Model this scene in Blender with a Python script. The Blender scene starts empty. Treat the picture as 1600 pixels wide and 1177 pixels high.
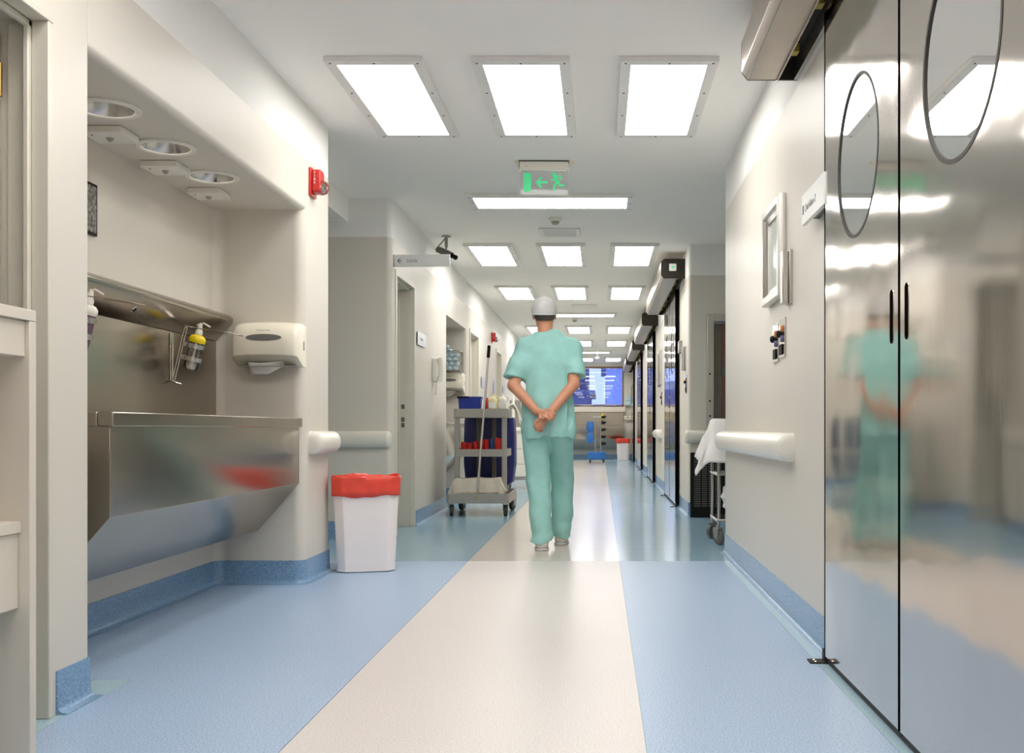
import bpy, math, random
import numpy as np
from mathutils import Vector, Matrix

random.seed(7)
R = math.radians
PI = math.pi
scene = bpy.context.scene
COL = scene.collection

# ------------------------------------------------------------------ camera
CAM_H = 0.88
cam_d = bpy.data.cameras.new('camera')
cam_d.sensor_width = 36.0
cam_d.sensor_fit = 'HORIZONTAL'
cam_d.lens = 36.0
cam_d.shift_x = -138.0 / 1600.0
cam_d.shift_y = 80.5 / 1600.0
cam_d.clip_end = 300
cam = bpy.data.objects.new('camera', cam_d)
cam.location = (0, 0, CAM_H)
cam.rotation_euler = (R(90), 0, 0)
COL.objects.link(cam)
scene.camera = cam

# ------------------------------------------------------------------ world, exposure
PANEL_STRENGTH = 9.8
world = bpy.data.worlds.new('dusk')
scene.world = world
world.use_nodes = True
bg = world.node_tree.nodes['Background']
bg.inputs[0].default_value = (0.20, 0.26, 0.50, 1)
bg.inputs[1].default_value = 3.3
vs = scene.view_settings
vs.view_transform = 'Standard'
vs.look = 'None'
vs.gamma = 1.0
vs.use_curve_mapping = False
vs.exposure = 0.0
scene.cycles.max_bounces = 8
scene.cycles.diffuse_bounces = 5
scene.cycles.glossy_bounces = 4
scene.cycles.adaptive_threshold = 0.02

# ------------------------------------------------------------------ colours and materials
def lin(c):
    c = c / 255.0
    return c / 12.92 if c <= 0.04045 else ((c + 0.055) / 1.055) ** 2.4

def rgb(r, g, b):
    return (lin(r), lin(g), lin(b), 1.0)

MATS = {}

def mat(name, col, rough=0.5, metal=0.0, var=0.04, scale=8.0, stretch=(1, 1, 1), bump=0.0, bscale=60.0,
        bdist=0.01, spec=0.5, trans=0.0, emit=None, estr=0.0, coat=0.0, rvar=0.0, sss=0.0, alpha=1.0):
    m = bpy.data.materials.new(name)
    m.use_nodes = True
    nt = m.node_tree
    N, L = nt.nodes, nt.links
    p = N['Principled BSDF']
    p.inputs['Roughness'].default_value = rough
    p.inputs['Metallic'].default_value = metal
    p.inputs['Specular IOR Level'].default_value = spec
    p.inputs['Transmission Weight'].default_value = trans
    p.inputs['Coat Weight'].default_value = coat
    p.inputs['Alpha'].default_value = alpha
    if sss:
        p.inputs['Subsurface Weight'].default_value = sss
        p.inputs['Subsurface Radius'].default_value = (0.02, 0.008, 0.004)
    if emit:
        p.inputs['Emission Color'].default_value = emit
        p.inputs['Emission Strength'].default_value = estr
    tc = N.new('ShaderNodeTexCoord')
    mp = N.new('ShaderNodeMapping')
    mp.inputs['Scale'].default_value = stretch
    L.new(tc.outputs['Object'], mp.inputs['Vector'])
    nz = N.new('ShaderNodeTexNoise')
    nz.inputs['Scale'].default_value = scale
    nz.inputs['Detail'].default_value = 4
    L.new(mp.outputs['Vector'], nz.inputs['Vector'])
    rp = N.new('ShaderNodeValToRGB')
    a = tuple(max(0, c * (1 - var)) for c in col[:3]) + (1,)
    b = tuple(min(1, c * (1 + var)) for c in col[:3]) + (1,)
    rp.color_ramp.elements[0].position = 0.3
    rp.color_ramp.elements[1].position = 0.7
    rp.color_ramp.elements[0].color = a
    rp.color_ramp.elements[1].color = b
    L.new(nz.outputs['Fac'], rp.inputs['Fac'])
    L.new(rp.outputs['Color'], p.inputs['Base Color'])
    if rvar:
        mr = N.new('ShaderNodeMapRange')
        mr.inputs['To Min'].default_value = max(0.01, rough - rvar)
        mr.inputs['To Max'].default_value = rough + rvar
        L.new(nz.outputs['Fac'], mr.inputs['Value'])
        L.new(mr.outputs['Result'], p.inputs['Roughness'])
    if bump:
        n2 = N.new('ShaderNodeTexNoise')
        n2.inputs['Scale'].default_value = bscale
        n2.inputs['Detail'].default_value = 3
        L.new(mp.outputs['Vector'], n2.inputs['Vector'])
        bp = N.new('ShaderNodeBump')
        bp.inputs['Strength'].default_value = bump
        bp.inputs['Distance'].default_value = bdist
        L.new(n2.outputs['Fac'], bp.inputs['Height'])
        L.new(bp.outputs['Normal'], p.inputs['Normal'])
    MATS[name] = m
    return m

def wall_mat():
    m = mat('wall_paint', rgb(216, 210, 199), rough=0.42, var=0.012, scale=1.3, spec=0.35)
    nt = m.node_tree
    N, L = nt.nodes, nt.links
    p = N['Principled BSDF']
    g = N.new('ShaderNodeNewGeometry')
    s = N.new('ShaderNodeSeparateXYZ')
    L.new(g.outputs['Position'], s.inputs['Vector'])
    gt = N.new('ShaderNodeMath')
    gt.operation = 'GREATER_THAN'
    gt.inputs[1].default_value = 2.41
    L.new(s.outputs['Z'], gt.inputs[0])
    mx = N.new('ShaderNodeMix')
    mx.data_type = 'RGBA'
    old = p.inputs['Base Color'].links[0].from_socket
    L.new(gt.outputs[0], mx.inputs['Factor'])
    L.new(old, mx.inputs['A'])
    mx.inputs['B'].default_value = rgb(240, 239, 236)
    L.new(mx.outputs['Result'], p.inputs['Base Color'])
    rm = N.new('ShaderNodeMapRange')
    rm.inputs['To Min'].default_value = 0.42
    rm.inputs['To Max'].default_value = 0.8
    L.new(gt.outputs[0], rm.inputs['Value'])
    L.new(rm.outputs['Result'], p.inputs['Roughness'])
    return m

def lino_mat(name, base, dark, light, rough, ripple=0.0):
    """speckled sheet linoleum"""
    m = mat(name, base, rough=rough, var=0.05, scale=2.0, spec=0.5, coat=0.0)
    nt = m.node_tree
    N, L = nt.nodes, nt.links
    p = N['Principled BSDF']
    tc = N['Texture Coordinate']
    old = p.inputs['Base Color'].links[0].from_socket
    fine = N.new('ShaderNodeTexNoise')
    fine.inputs['Scale'].default_value = 165
    fine.inputs['Detail'].default_value = 3
    L.new(tc.outputs['Object'], fine.inputs['Vector'])
    rp = N.new('ShaderNodeValToRGB')
    e = rp.color_ramp.elements
    e[0].position = 0.33
    e[0].color = dark
    e[1].position = 0.68
    e[1].color = light
    k = e.new(0.5)
    k.color = base
    L.new(fine.outputs['Fac'], rp.inputs['Fac'])
    mx = N.new('ShaderNodeMix')
    mx.data_type = 'RGBA'
    mx.inputs['Factor'].default_value = 0.85
    L.new(old, mx.inputs['A'])
    L.new(rp.outputs['Color'], mx.inputs['B'])
    L.new(mx.outputs['Result'], p.inputs['Base Color'])
    if ripple:
        mp = N.new('ShaderNodeMapping')
        mp.inputs['Scale'].default_value = (0.35, 5.0, 1)
        L.new(tc.outputs['Object'], mp.inputs['Vector'])
        n2 = N.new('ShaderNodeTexNoise')
        n2.inputs['Scale'].default_value = 1.6
        n2.inputs['Detail'].default_value = 2
        L.new(mp.outputs['Vector'], n2.inputs['Vector'])
        bp = N.new('ShaderNodeBump')
        bp.inputs['Strength'].default_value = ripple
        bp.inputs['Distance'].default_value = 0.004
        L.new(n2.outputs['Fac'], bp.inputs['Height'])
        L.new(bp.outputs['Normal'], p.inputs['Normal'])
    return m

def steel_mat(name, col, rough, wav, brush, aniso=0.0, wscale=1.4):
    """brushed sheet steel: fine vertical brushing plus slow waves of thin sheet"""
    m = mat(name, col, rough=rough, metal=1.0, var=0.03, scale=3.0)
    nt = m.node_tree
    N, L = nt.nodes, nt.links
    p = N['Principled BSDF']
    tc = N['Texture Coordinate']
    mp = N.new('ShaderNodeMapping')
    mp.inputs['Scale'].default_value = (90, 90, 0.6)
    L.new(tc.outputs['Object'], mp.inputs['Vector'])
    br = N.new('ShaderNodeTexNoise')
    br.inputs['Scale'].default_value = 2.5
    br.inputs['Detail'].default_value = 4
    L.new(mp.outputs['Vector'], br.inputs['Vector'])
    mr = N.new('ShaderNodeMapRange')
    mr.inputs['To Min'].default_value = rough * 0.75
    mr.inputs['To Max'].default_value = rough * 1.3
    L.new(br.outputs['Fac'], mr.inputs['Value'])
    L.new(mr.outputs['Result'], p.inputs['Roughness'])
    wv = N.new('ShaderNodeTexNoise')
    wv.inputs['Scale'].default_value = wscale
    wv.inputs['Detail'].default_value = 1
    L.new(tc.outputs['Object'], wv.inputs['Vector'])
    b1 = N.new('ShaderNodeBump')
    b1.inputs['Strength'].default_value = 1.0
    b1.inputs['Distance'].default_value = wav
    L.new(wv.outputs['Fac'], b1.inputs['Height'])
    b2 = N.new('ShaderNodeBump')
    b2.inputs['Strength'].default_value = brush
    b2.inputs['Distance'].default_value = 0.0006
    L.new(br.outputs['Fac'], b2.inputs['Height'])
    L.new(b1.outputs['Normal'], b2.inputs['Normal'])
    L.new(b2.outputs['Normal'], p.inputs['Normal'])
    return m

def glass_mat(name, tint, rough=0.0, ior=1.5, boost=0.0):
    m = bpy.data.materials.new(name)
    m.use_nodes = True
    nt = m.node_tree
    N, L = nt.nodes, nt.links
    N.remove(N['Principled BSDF'])
    out = N['Material Output']
    tr = N.new('ShaderNodeBsdfTransparent')
    tr.inputs[0].default_value = tint
    gl = N.new('ShaderNodeBsdfGlossy')
    gl.inputs['Roughness'].default_value = rough
    gl.inputs['Color'].default_value = (0.95, 0.95, 0.95, 1)
    fr = N.new('ShaderNodeFresnel')
    fr.inputs['IOR'].default_value = ior
    ad = N.new('ShaderNodeMath')
    ad.operation = 'ADD'
    ad.use_clamp = True
    ad.inputs[1].default_value = boost
    L.new(fr.outputs[0], ad.inputs[0])
    mx = N.new('ShaderNodeMixShader')
    L.new(ad.outputs[0], mx.inputs[0])
    L.new(tr.outputs[0], mx.inputs[1])
    L.new(gl.outputs[0], mx.inputs[2])
    L.new(mx.outputs[0], out.inputs['Surface'])
    MATS[name] = m
    return m

M_wall = wall_mat()
M_ceil = mat('ceiling_paint', rgb(250, 248, 243), rough=0.85, var=0.012, scale=1.0, spec=0.2)
M_blue1 = lino_mat('lino_blue', rgb(164, 186, 214), rgb(122, 152, 194), rgb(192, 209, 226), 0.34)
M_str1 = lino_mat('lino_cream', rgb(216, 209, 206), rgb(196, 187, 183), rgb(228, 222, 219), 0.34)
M_blue2 = lino_mat('lino_blue_polished', rgb(148, 182, 200), rgb(122, 160, 184), rgb(168, 197, 210), 0.165, 0.35)  # far glossier sheet; its greener tone has the wall reflections in the colour
M_str2 = lino_mat('lino_cream_polished', rgb(219, 210, 199), rgb(207, 196, 184), rgb(228, 220, 210), 0.18, 0.35)
M_aqua = lino_mat('lino_aqua', rgb(170, 198, 210), rgb(146, 182, 200), rgb(188, 211, 218), 0.25)
M_base = lino_mat('lino_skirting', rgb(124, 158, 192), rgb(88, 124, 164), rgb(150, 182, 208), 0.25)
M_steel = steel_mat('door_steel', rgb(212, 205, 198), 0.085, 0.005, 0.05, 0.0, 2.4)
M_sink = steel_mat('sink_steel', rgb(168, 159, 147), 0.20, 0.0008, 0.25)
M_alu = mat('brushed_aluminium', rgb(196, 193, 188), rough=0.3, metal=1.0, var=0.03)
M_opst = mat('operator_steel', rgb(182, 172, 162), rough=0.34, metal=1.0, var=0.04)
M_chrome = mat('polished_steel', rgb(205, 200, 194), rough=0.12, metal=1.0, var=0.02)
M_frame = mat('light_frame_paint', rgb(236, 234, 230), rough=0.4, var=0.02)
M_diff = mat('lit_diffuser', rgb(255, 255, 255), rough=0.6, var=0.0, emit=(1.0, 0.974, 0.932, 1), estr=PANEL_STRENGTH)
M_white = mat('white_plastic', rgb(236, 232, 222), rough=0.3, var=0.015)
M_cream = mat('cream_plastic', rgb(233, 226, 208), rough=0.28, var=0.015)
M_lamin = mat('beige_laminate', rgb(218, 210, 197), rough=0.4, var=0.015)
M_jamb = mat('door_frame_paint', rgb(214, 209, 196), rough=0.35, var=0.015)
M_rail = mat('rail_vinyl', rgb(228, 224, 213), rough=0.3, var=0.015)
M_black = mat('black_plastic', rgb(20, 19, 19), rough=0.55, var=0.1, spec=0.2)
M_slot = mat('matte_black', rgb(14, 13, 13), rough=0.9, var=0.1, spec=0.0)
M_rubber = mat('dark_rubber', rgb(52, 48, 44), rough=0.6, var=0.1)
M_dark = mat('bronze_end_cap', rgb(50, 45, 40), rough=0.6, var=0.08, spec=0.25)
M_grey = mat('grey_plastic', rgb(160, 157, 150), rough=0.42, var=0.03)
M_dgrey = mat('dark_grey_plastic', rgb(100, 98, 94), rough=0.45, var=0.05)
M_red = mat('red_plastic', rgb(196, 40, 34), rough=0.3, var=0.04)
M_liner = mat('red_liner_film', rgb(232, 72, 54), rough=0.25, var=0.08, scale=12, bump=0.6, bscale=25, bdist=0.006)
M_bin = mat('white_bin_plastic', rgb(244, 236, 234), rough=0.32, var=0.01)
M_bluep = mat('blue_plastic', rgb(24, 50, 150), rough=0.35, var=0.05)
M_bag = mat('navy_bag_vinyl', rgb(24, 34, 104), rough=0.38, var=0.08, scale=5, bump=0.4, bscale=9, bdist=0.01)
M_redc = mat('red_cloth', rgb(206, 44, 36), rough=0.85, var=0.1, scale=30, bump=0.5, bscale=60, bdist=0.006)
M_bluec = mat('blue_cloth', rgb(32, 84, 150), rough=0.85, var=0.1, scale=30, bump=0.5, bscale=60, bdist=0.006)
M_mopc = mat('oatmeal_cloth', rgb(205, 196, 182), rough=0.95, var=0.05, scale=30, bump=0.5, bscale=120, bdist=0.005)
M_wcloth = mat('white_cotton', rgb(240, 238, 236), rough=0.9, var=0.02, bump=0.25, bscale=90, bdist=0.003)
M_jugc = mat('cream_jug', rgb(226, 216, 168), rough=0.3, var=0.03, sss=0.1)
M_jugw = mat('white_jug', rgb(230, 226, 216), rough=0.3, var=0.02, sss=0.1)
M_yellow = mat('yellow_liquid', rgb(244, 214, 10), rough=0.2, var=0.04)
M_purple = mat('purple_liquid', rgb(104, 74, 96), rough=0.2, var=0.05)
M_clear = glass_mat('clear_plastic', (0.85, 0.85, 0.82, 1), 0.05, 1.45, 0.05)
M_round = glass_mat('door_window_glass', (0.46, 0.49, 0.46, 1), 0.0, 1.45, 0.0)
M_pane = glass_mat('window_glass', (0.95, 0.96, 0.98, 1), 0.02, 1.5, 0.0)
M_signp = glass_mat('sign_acrylic', (0.94, 0.95, 0.94, 1), 0.05, 1.3, 0.0)
M_green = mat('exit_green', rgb(70, 200, 135), rough=0.4, var=0.02, emit=rgb(50, 200, 125), estr=0.45)
M_ink = mat('grey_ink', rgb(150, 150, 150), rough=0.6, var=0.02)
M_inkd = mat('dark_ink', rgb(80, 80, 84), rough=0.6, var=0.02)
M_signw = mat('sign_white', rgb(240, 240, 236), rough=0.35, var=0.01)
M_plate = mat('sign_plate_silver', rgb(206, 210, 216), rough=0.3, metal=0.4, var=0.02)
M_scrub = mat('scrub_cloth', rgb(156, 208, 202), rough=0.85, var=0.05, scale=14, bump=0.35, bscale=7, bdist=0.03)
M_skin = mat('skin', rgb(206, 146, 116), rough=0.5, var=0.05, scale=18, sss=0.08)
M_cap = mat('cap_fabric', rgb(208, 206, 206), rough=0.85, var=0.04, scale=30, bump=0.4, bscale=40, bdist=0.006)
M_hair = mat('grey_brown_hair', rgb(84, 76, 68), rough=0.8, var=0.2, scale=60)
M_shoe = mat('shoe_leather', rgb(222, 214, 208), rough=0.5, var=0.04)
M_packet = mat('packet_film', rgb(190, 218, 228), rough=0.25, var=0.14, scale=40, bump=0.5, bscale=50, bdist=0.005)
M_orange = mat('orange_button', rgb(206, 130, 70), rough=0.3, var=0.03)
M_violet = mat('violet_button', rgb(104, 100, 142), rough=0.3, var=0.03)
M_pipe = mat('red_pipe_paint', rgb(150, 40, 34), rough=0.35, var=0.05)
M_wood = mat('window_wood', rgb(150, 116, 78), rough=0.5, var=0.1, scale=4, stretch=(1, 1, 8))
M_navy = mat('building_slate', rgb(82, 92, 140), rough=0.8, var=0.08)
M_pale = mat('building_pale', rgb(150, 164, 214), rough=0.8, var=0.04)
M_inner = mat('grey_green_wall', rgb(190, 192, 180), rough=0.6, var=0.02)
M_chromein = mat('reflector_chrome', rgb(196, 194, 190), rough=0.2, metal=1.0, var=0.25, scale=12, stretch=(1, 1, 0.1))  # streaky tone puts dark mirror reflections into the colour
M_spot = mat('downlight_lamp', rgb(255, 250, 240), var=0.0, emit=(1.0, 0.95, 0.84, 1), estr=12.0)
M_gold = mat('brass', rgb(180, 150, 90), rough=0.3, metal=1.0, var=0.05)
M_gunmetal = mat('castor_metal', rgb(168, 166, 162), rough=0.35, metal=0.7, var=0.05)
M_bluebag = mat('sky_blue_film', rgb(42, 118, 206), rough=0.4, var=0.06, bump=0.4, bscale=20, bdist=0.01)
M_poster = mat('newsprint_poster', rgb(120, 118, 112), rough=0.6, var=0.9, scale=60)
M_screenm = mat('viewer_glass', rgb(196, 204, 198), rough=0.1, var=0.02)

# ------------------------------------------------------------------ mesh builder
class MB:
    def __init__(self):
        self.v = []
        self.f = []

    def add(self, verts, faces, M=None):
        o = len(self.v)
        if M is not None:
            verts = [tuple(M @ Vector(p)) for p in verts]
        self.v.extend([tuple(p) for p in verts])
        self.f.extend([tuple(i + o for i in f) for f in faces])
        return self

    def box(self, x0, x1, y0, y1, z0, z1, M=None):
        v = [(x0, y0, z0), (x1, y0, z0), (x1, y1, z0), (x0, y1, z0), (x0, y0, z1), (x1, y0, z1), (x1, y1, z1), (x0, y1, z1)]
        f = [(0, 3, 2, 1), (4, 5, 6, 7), (0, 1, 5, 4), (1, 2, 6, 5), (2, 3, 7, 6), (3, 0, 4, 7)]
        return self.add(v, f, M)

    def prism(self, poly, a, b, axis='z', M=None):
        """poly: 2-D points. axis z: (x,y); axis y: (x,z); axis x: (y,z)"""
        n = len(poly)
        def P(p, t):
            if axis == 'z':
                return (p[0], p[1], t)
            if axis == 'y':
                return (p[0], t, p[1])
            return (t, p[0], p[1])
        v = [P(p, a) for p in poly] + [P(p, b) for p in poly]
        f = [tuple(range(n))[::-1], tuple(range(n, 2 * n))]
        f += [(i, (i + 1) % n, n + (i + 1) % n, n + i) for i in range(n)]
        return self.add(v, f, M)

    def lathe(self, prof, seg=24, M=None, cap0=True, cap1=True):
        """prof: [(r, z)] around z"""
        v, f = [], []
        for r, z in prof:
            for i in range(seg):
                a = 2 * PI * i / seg
                v.append((r * math.cos(a), r * math.sin(a), z))
        for k in range(len(prof) - 1):
            for i in range(seg):
                j = (i + 1) % seg
                f.append((k * seg + i, k * seg + j, (k + 1) * seg + j, (k + 1) * seg + i))
        if cap0:
            f.append(tuple(range(seg))[::-1])
        if cap1:
            n = len(prof) - 1
            f.append(tuple(n * seg + i for i in range(seg)))
        return self.add(v, f, M)

    def cyl(self, p, q, r, seg=12, r2=None):
        p, q = Vector(p), Vector(q)
        d = q - p
        L = d.length
        M = Matrix.Translation(p) @ d.to_track_quat('Z', 'Y').to_matrix().to_4x4()
        return self.lathe([(r, 0), (r if r2 is None else r2, L)], seg, M)

    def tube(self, pts, r, seg=8, closed=False):
        pts = [Vector(p) for p in pts]
        n = len(pts)
        rr = r if isinstance(r, (list, tuple)) else [r] * n
        rings = []
        up = None
        for i, p in enumerate(pts):
            if closed:
                t = pts[(i + 1) % n] - pts[i - 1]
            else:
                t = pts[min(i + 1, n - 1)] - pts[max(i - 1, 0)]
            t.normalize()
            if up is None:
                up = Vector((0, 0, 1)) if abs(t.z) < 0.9 else Vector((1, 0, 0))
            a = t.cross(up)
            if a.length < 1e-6:
                a = t.cross(Vector((0, 1, 0)))
            a.normalize()
            b = a.cross(t).normalized()
            up = b
            rings.append([tuple(p + a * (rr[i] * math.cos(2 * PI * k / seg)) + b * (rr[i] * math.sin(2 * PI * k / seg))) for k in range(seg)])
        v = [q for ring in rings for q in ring]
        f = []
        m = n if closed else n - 1
        for i in range(m):
            i2 = (i + 1) % n
            for k in range(seg):
                k2 = (k + 1) % seg
                f.append((i * seg + k, i * seg + k2, i2 * seg + k2, i2 * seg + k))
        if not closed:
            f.append(tuple(range(seg))[::-1])
            f.append(tuple((n - 1) * seg + k for k in range(seg)))
        return self.add(v, f)

    def loft(self, rings, cap0=True, cap1=True, M=None):
        n = len(rings[0])
        v = [p for r in rings for p in r]
        f = []
        for k in range(len(rings) - 1):
            for i in range(n):
                j = (i + 1) % n
                f.append((k * n + i, k * n + j, (k + 1) * n + j, (k + 1) * n + i))
        if cap0:
            f.append(tuple(range(n))[::-1])
        if cap1:
            m = len(rings) - 1
            f.append(tuple(m * n + i for i in range(n)))
        return self.add(v, f, M)

    def grid(self, pts, thick=None):
        """pts[i][j] -> surface"""
        a, b = len(pts), len(pts[0])
        v = [p for row in pts for p in row]
        f = [(i * b + j, i * b + j + 1, (i + 1) * b + j + 1, (i + 1) * b + j) for i in range(a - 1) for j in range(b - 1)]
        return self.add(v, f)

    def build(self, name, material, parent=None, smooth=False, bevel=0.0, loc=None, rot=None, segs=2, solid=0.0, auto=True, normals=True):
        me = bpy.data.meshes.new(name)
        me.from_pydata(self.v, [], self.f)
        me.validate()
        if normals:
            import bmesh
            bm = bmesh.new()
            bm.from_mesh(me)
            bmesh.ops.recalc_face_normals(bm, faces=bm.faces)
            bm.to_mesh(me)
            bm.free()
        me.materials.append(material)
        o = bpy.data.objects.new(name, me)
        COL.objects.link(o)
        if parent is not None:
            o.parent = parent
        if loc is not None:
            o.location = loc
        if rot is not None:
            o.rotation_euler = rot
        if solid:
            s = o.modifiers.new('solid', 'SOLIDIFY')
            s.thickness = solid
            s.offset = 0
        if bevel:
            b = o.modifiers.new('bevel', 'BEVEL')
            b.width = bevel
            b.segments = segs
            b.limit_method = 'ANGLE'
            b.angle_limit = R(40)
            b.harden_normals = False
        if smooth or bevel:
            me.polygons.foreach_set('use_smooth', [True] * len(me.polygons))
            if auto:
                try:
                    me.set_sharp_from_angle(angle=R(42))
                except Exception:
                    pass
        return o

def tag(o, label=None, cat=None, group=None, kind=None):
    if label:
        o['label'] = label
    if cat:
        o['category'] = cat
    if group:
        o['group'] = group
    if kind:
        o['kind'] = kind
    return o

def thing(name, label, cat, loc=(0, 0, 0), rz=0.0, group=None):
    o = bpy.data.objects.new(name, None)
    o.empty_display_size = 0.05
    COL.objects.link(o)
    o.location = loc
    o.rotation_euler = (0, 0, rz)
    return tag(o, label, cat, group)

def struct(o):
    o['kind'] = 'structure'
    return o

def kids(o):
    return [c for c in bpy.data.objects if c.parent == o]

def dup(o, loc, label=None, rz=None, parent=None, group=None):
    c = o.copy()
    COL.objects.link(c)
    if parent is not None:
        c.parent = parent
    if loc is not None:
        c.location = loc
    if rz is not None:
        c.rotation_euler = (0, 0, rz)
    if label:
        c['label'] = label
    if group:
        c['group'] = group
    for k in kids(o):
        if k != c:
            dup(k, None, parent=c)
    return c

def rpoly(pts, seg=6):
    """points (x, y, r) -> polygon with rounded corners"""
    out = []
    n = len(pts)
    for i in range(n):
        p = Vector(pts[i][:2])
        r = pts[i][2] if len(pts[i]) > 2 else 0
        if not r:
            out.append(tuple(p))
            continue
        a = (Vector(pts[i - 1][:2]) - p).normalized()
        b = (Vector(pts[(i + 1) % n][:2]) - p).normalized()
        ang = a.angle(b)
        d = r / math.tan(ang / 2)
        c = p + (a + b).normalized() * (r / math.sin(ang / 2))
        s, e = p + a * d - c, p + b * d - c
        for k in range(seg + 1):
            t = k / seg
            q = s * math.sin((1 - t) * (PI - ang)) + e * math.sin(t * (PI - ang))
            q = q.normalized() * r
            out.append(tuple(c + q))
    return out

def rrect(w, h, r, seg=5, cx=0, cy=0):
    return rpoly([(cx - w / 2, cy - h / 2, r), (cx + w / 2, cy - h / 2, r), (cx + w / 2, cy + h / 2, r), (cx - w / 2, cy + h / 2, r)], seg)

def rbox(mb, w, d, h, r, cx=0, cy=0, z0=0, seg=4):
    """box with rounded vertical corners"""
    return mb.prism(rrect(w, d, r, seg, cx, cy), z0, z0 + h)

def text(body, size, material, parent, loc, rot, name='lettering', align='LEFT', depth=0.0006):
    cu = bpy.data.curves.new(name, 'FONT')
    cu.body = body
    cu.size = size
    cu.align_x = align
    cu.extrude = depth
    cu.resolution_u = 3
    tmp = bpy.data.objects.new(name + '_t', cu)
    COL.objects.link(tmp)
    dg = bpy.context.evaluated_depsgraph_get()
    me = bpy.data.meshes.new_from_object(tmp.evaluated_get(dg))
    bpy.data.objects.remove(tmp)
    bpy.data.curves.remove(cu)
    me.materials.clear()
    me.materials.append(material)
    o = bpy.data.objects.new(name, me)
    COL.objects.link(o)
    o.parent = parent
    o.location = loc
    o.rotation_euler = rot
    return o
# ------------------------------------------------------------------ the room shell
CH = 2.72          # ceiling height
XL, XR = -1.67, 0.885
Y0, Y1 = -4.0, 29.0
SEAM = 6.77

fl = MB().box(-6.2, 3.8, Y0 - 0.2, Y1 + 0.2, -0.12, -0.004).build('floor', M_aqua)
struct(fl)
def sheet(x0, x1, y0, y1, m, name='lino_sheet'):
    return MB().box(x0, x1, y0, y1, -0.004, 0.0).build(name, m, fl)
g = 0.0012
SL0, SL1 = -0.872, 0.126
sheet(-1.632, SL0 - g, Y0, SEAM - g, M_blue1)
sheet(SL0 + g, SL1 - g, Y0, SEAM - g, M_str1)
sheet(SL1 + g, 0.81, Y0, SEAM - g, M_blue1)
sheet(-2.3, -1.632, 3.58, SEAM - g, M_blue1)
sheet(-6.0, -1.632 - g, Y0, 3.58 - g, M_aqua)
sheet(0.81 + g, 0.93, Y0, SEAM - g, M_aqua)
sheet(-6.0, SL0 - g, SEAM + g, Y1, M_blue2)
sheet(SL0 + g, SL1 - g, SEAM + g, 27.6, M_str2)
sheet(SL0 + g, SL1 - g, 27.6 + g, Y1, M_blue2)
sheet(SL1 + g, 2.9, SEAM + g, Y1, M_blue2)
sheet(0.93 + g, 3.7, Y0, SEAM - g, M_aqua)

ce = MB().box(-6.2, 3.8, Y0 - 0.2, Y1 + 0.2, CH, CH + 0.15).build('ceiling', M_ceil)
struct(ce)
MB().box(-6.0, -2.02, 6.301, 8.199, 2.53, CH - 0.001).build('soffit', M_ceil, ce)

def plate_hole(m, u0, u1, v0, v1, cu, cv, r, P, t0, t1, seg=40, tube=True):
    """rectangular plate with one round hole; P maps (u, v, t) to space"""
    ang = [2 * PI * k / seg for k in range(seg)]
    ang += [math.atan2(b - cv, a - cu) % (2 * PI) for a in (u0, u1) for b in (v0, v1)]
    ang = sorted(set(round(a, 6) for a in ang))
    inn, out = [], []
    for a in ang:
        c, s = math.cos(a), math.sin(a)
        inn.append((cu + r * c, cv + r * s))
        k = min(((u1 - cu) / c if c > 1e-9 else 1e9), ((u0 - cu) / c if c < -1e-9 else 1e9), ((v1 - cv) / s if s > 1e-9 else 1e9), ((v0 - cv) / s if s < -1e-9 else 1e9))
        out.append((cu + k * c, cv + k * s))
    rings = [[P(a, b, t0) for a, b in inn], [P(a, b, t0) for a, b in out], [P(a, b, t1) for a, b in out], [P(a, b, t1) for a, b in inn], [P(a, b, t0) for a, b in inn]]
    n = len(ang)
    v = [p for q in rings[:4] for p in q]
    f = []
    for k in range(4):
        k2 = (k + 1) % 4
        for i in range(n):
            j = (i + 1) % n
            f.append((k * n + i, k * n + j, k2 * n + j, k2 * n + i))
    m.add(v, f)

# left wall
w = MB()
w.box(-1.9, XL, Y0, 0.9, 0, CH)
w.box(-1.9, XL, 0.9, 3.12, 2.126, CH)
w.prism(rpoly([(-2.35, 3.12), (XL, 3.12), (XL, 3.34, 0.008), (-2.35, 3.34)], 3), 0, CH)
w.box(-2.35, -2.17, 3.34, 5.77, 0, CH)
w.prism(rpoly([(-2.35, 5.77), (XL, 5.77, 0.06), (XL, 6.30, 0.02), (-2.35, 6.30)], 8), 0, CH)
# filleted inner corner of the sink niche
r = 0.06
arc = [(-2.17 + r - r * math.sin(t), 5.77 - r + r * math.cos(t)) for t in [k * PI / 2 / 8 for k in range(9)]]
w.prism([(-2.17, 5.77)] + arc, 0, 2.11)
w.prism(rpoly([(-1.72, 2.11), (XL, 2.11, 0.03), (XL, CH), (-1.72, CH)], 6), 3.335, 5.80, 'y')
w.box(-2.17, -1.72, 3.335, 5.80, 2.24, CH)
for ya, yb, yc in ((3.335, 4.20, 3.93), (4.20, 4.735, 4.47), (4.735, 5.80, 5.0)):
    plate_hole(w, -2.17, -1.72, ya, yb, -1.895, yc, 0.1, lambda a, b, t: (a, b, t), 2.11, 2.2395)
w.box(-6.0, -2.35, 6.1, 6.30, 0, CH)
w.prism(rpoly([(-6.0, 8.2), (XL, 8.2, 0.05), (XL, 8.37), (-6.0, 8.37)], 8), 0, CH)
w.box(-1.82, XL, 8.37, 9.15, 2.13, CH)
w.box(-1.82, XL, 9.15, 11.09, 0, CH)
w.box(-2.35, -1.82, 10.95, 11.09, 0, CH)
w.box(-2.35, -2.17, 11.09, 12.72, 0, CH)
w.box(-2.17, XL, 11.09, 12.72, 2.11, CH)
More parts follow.
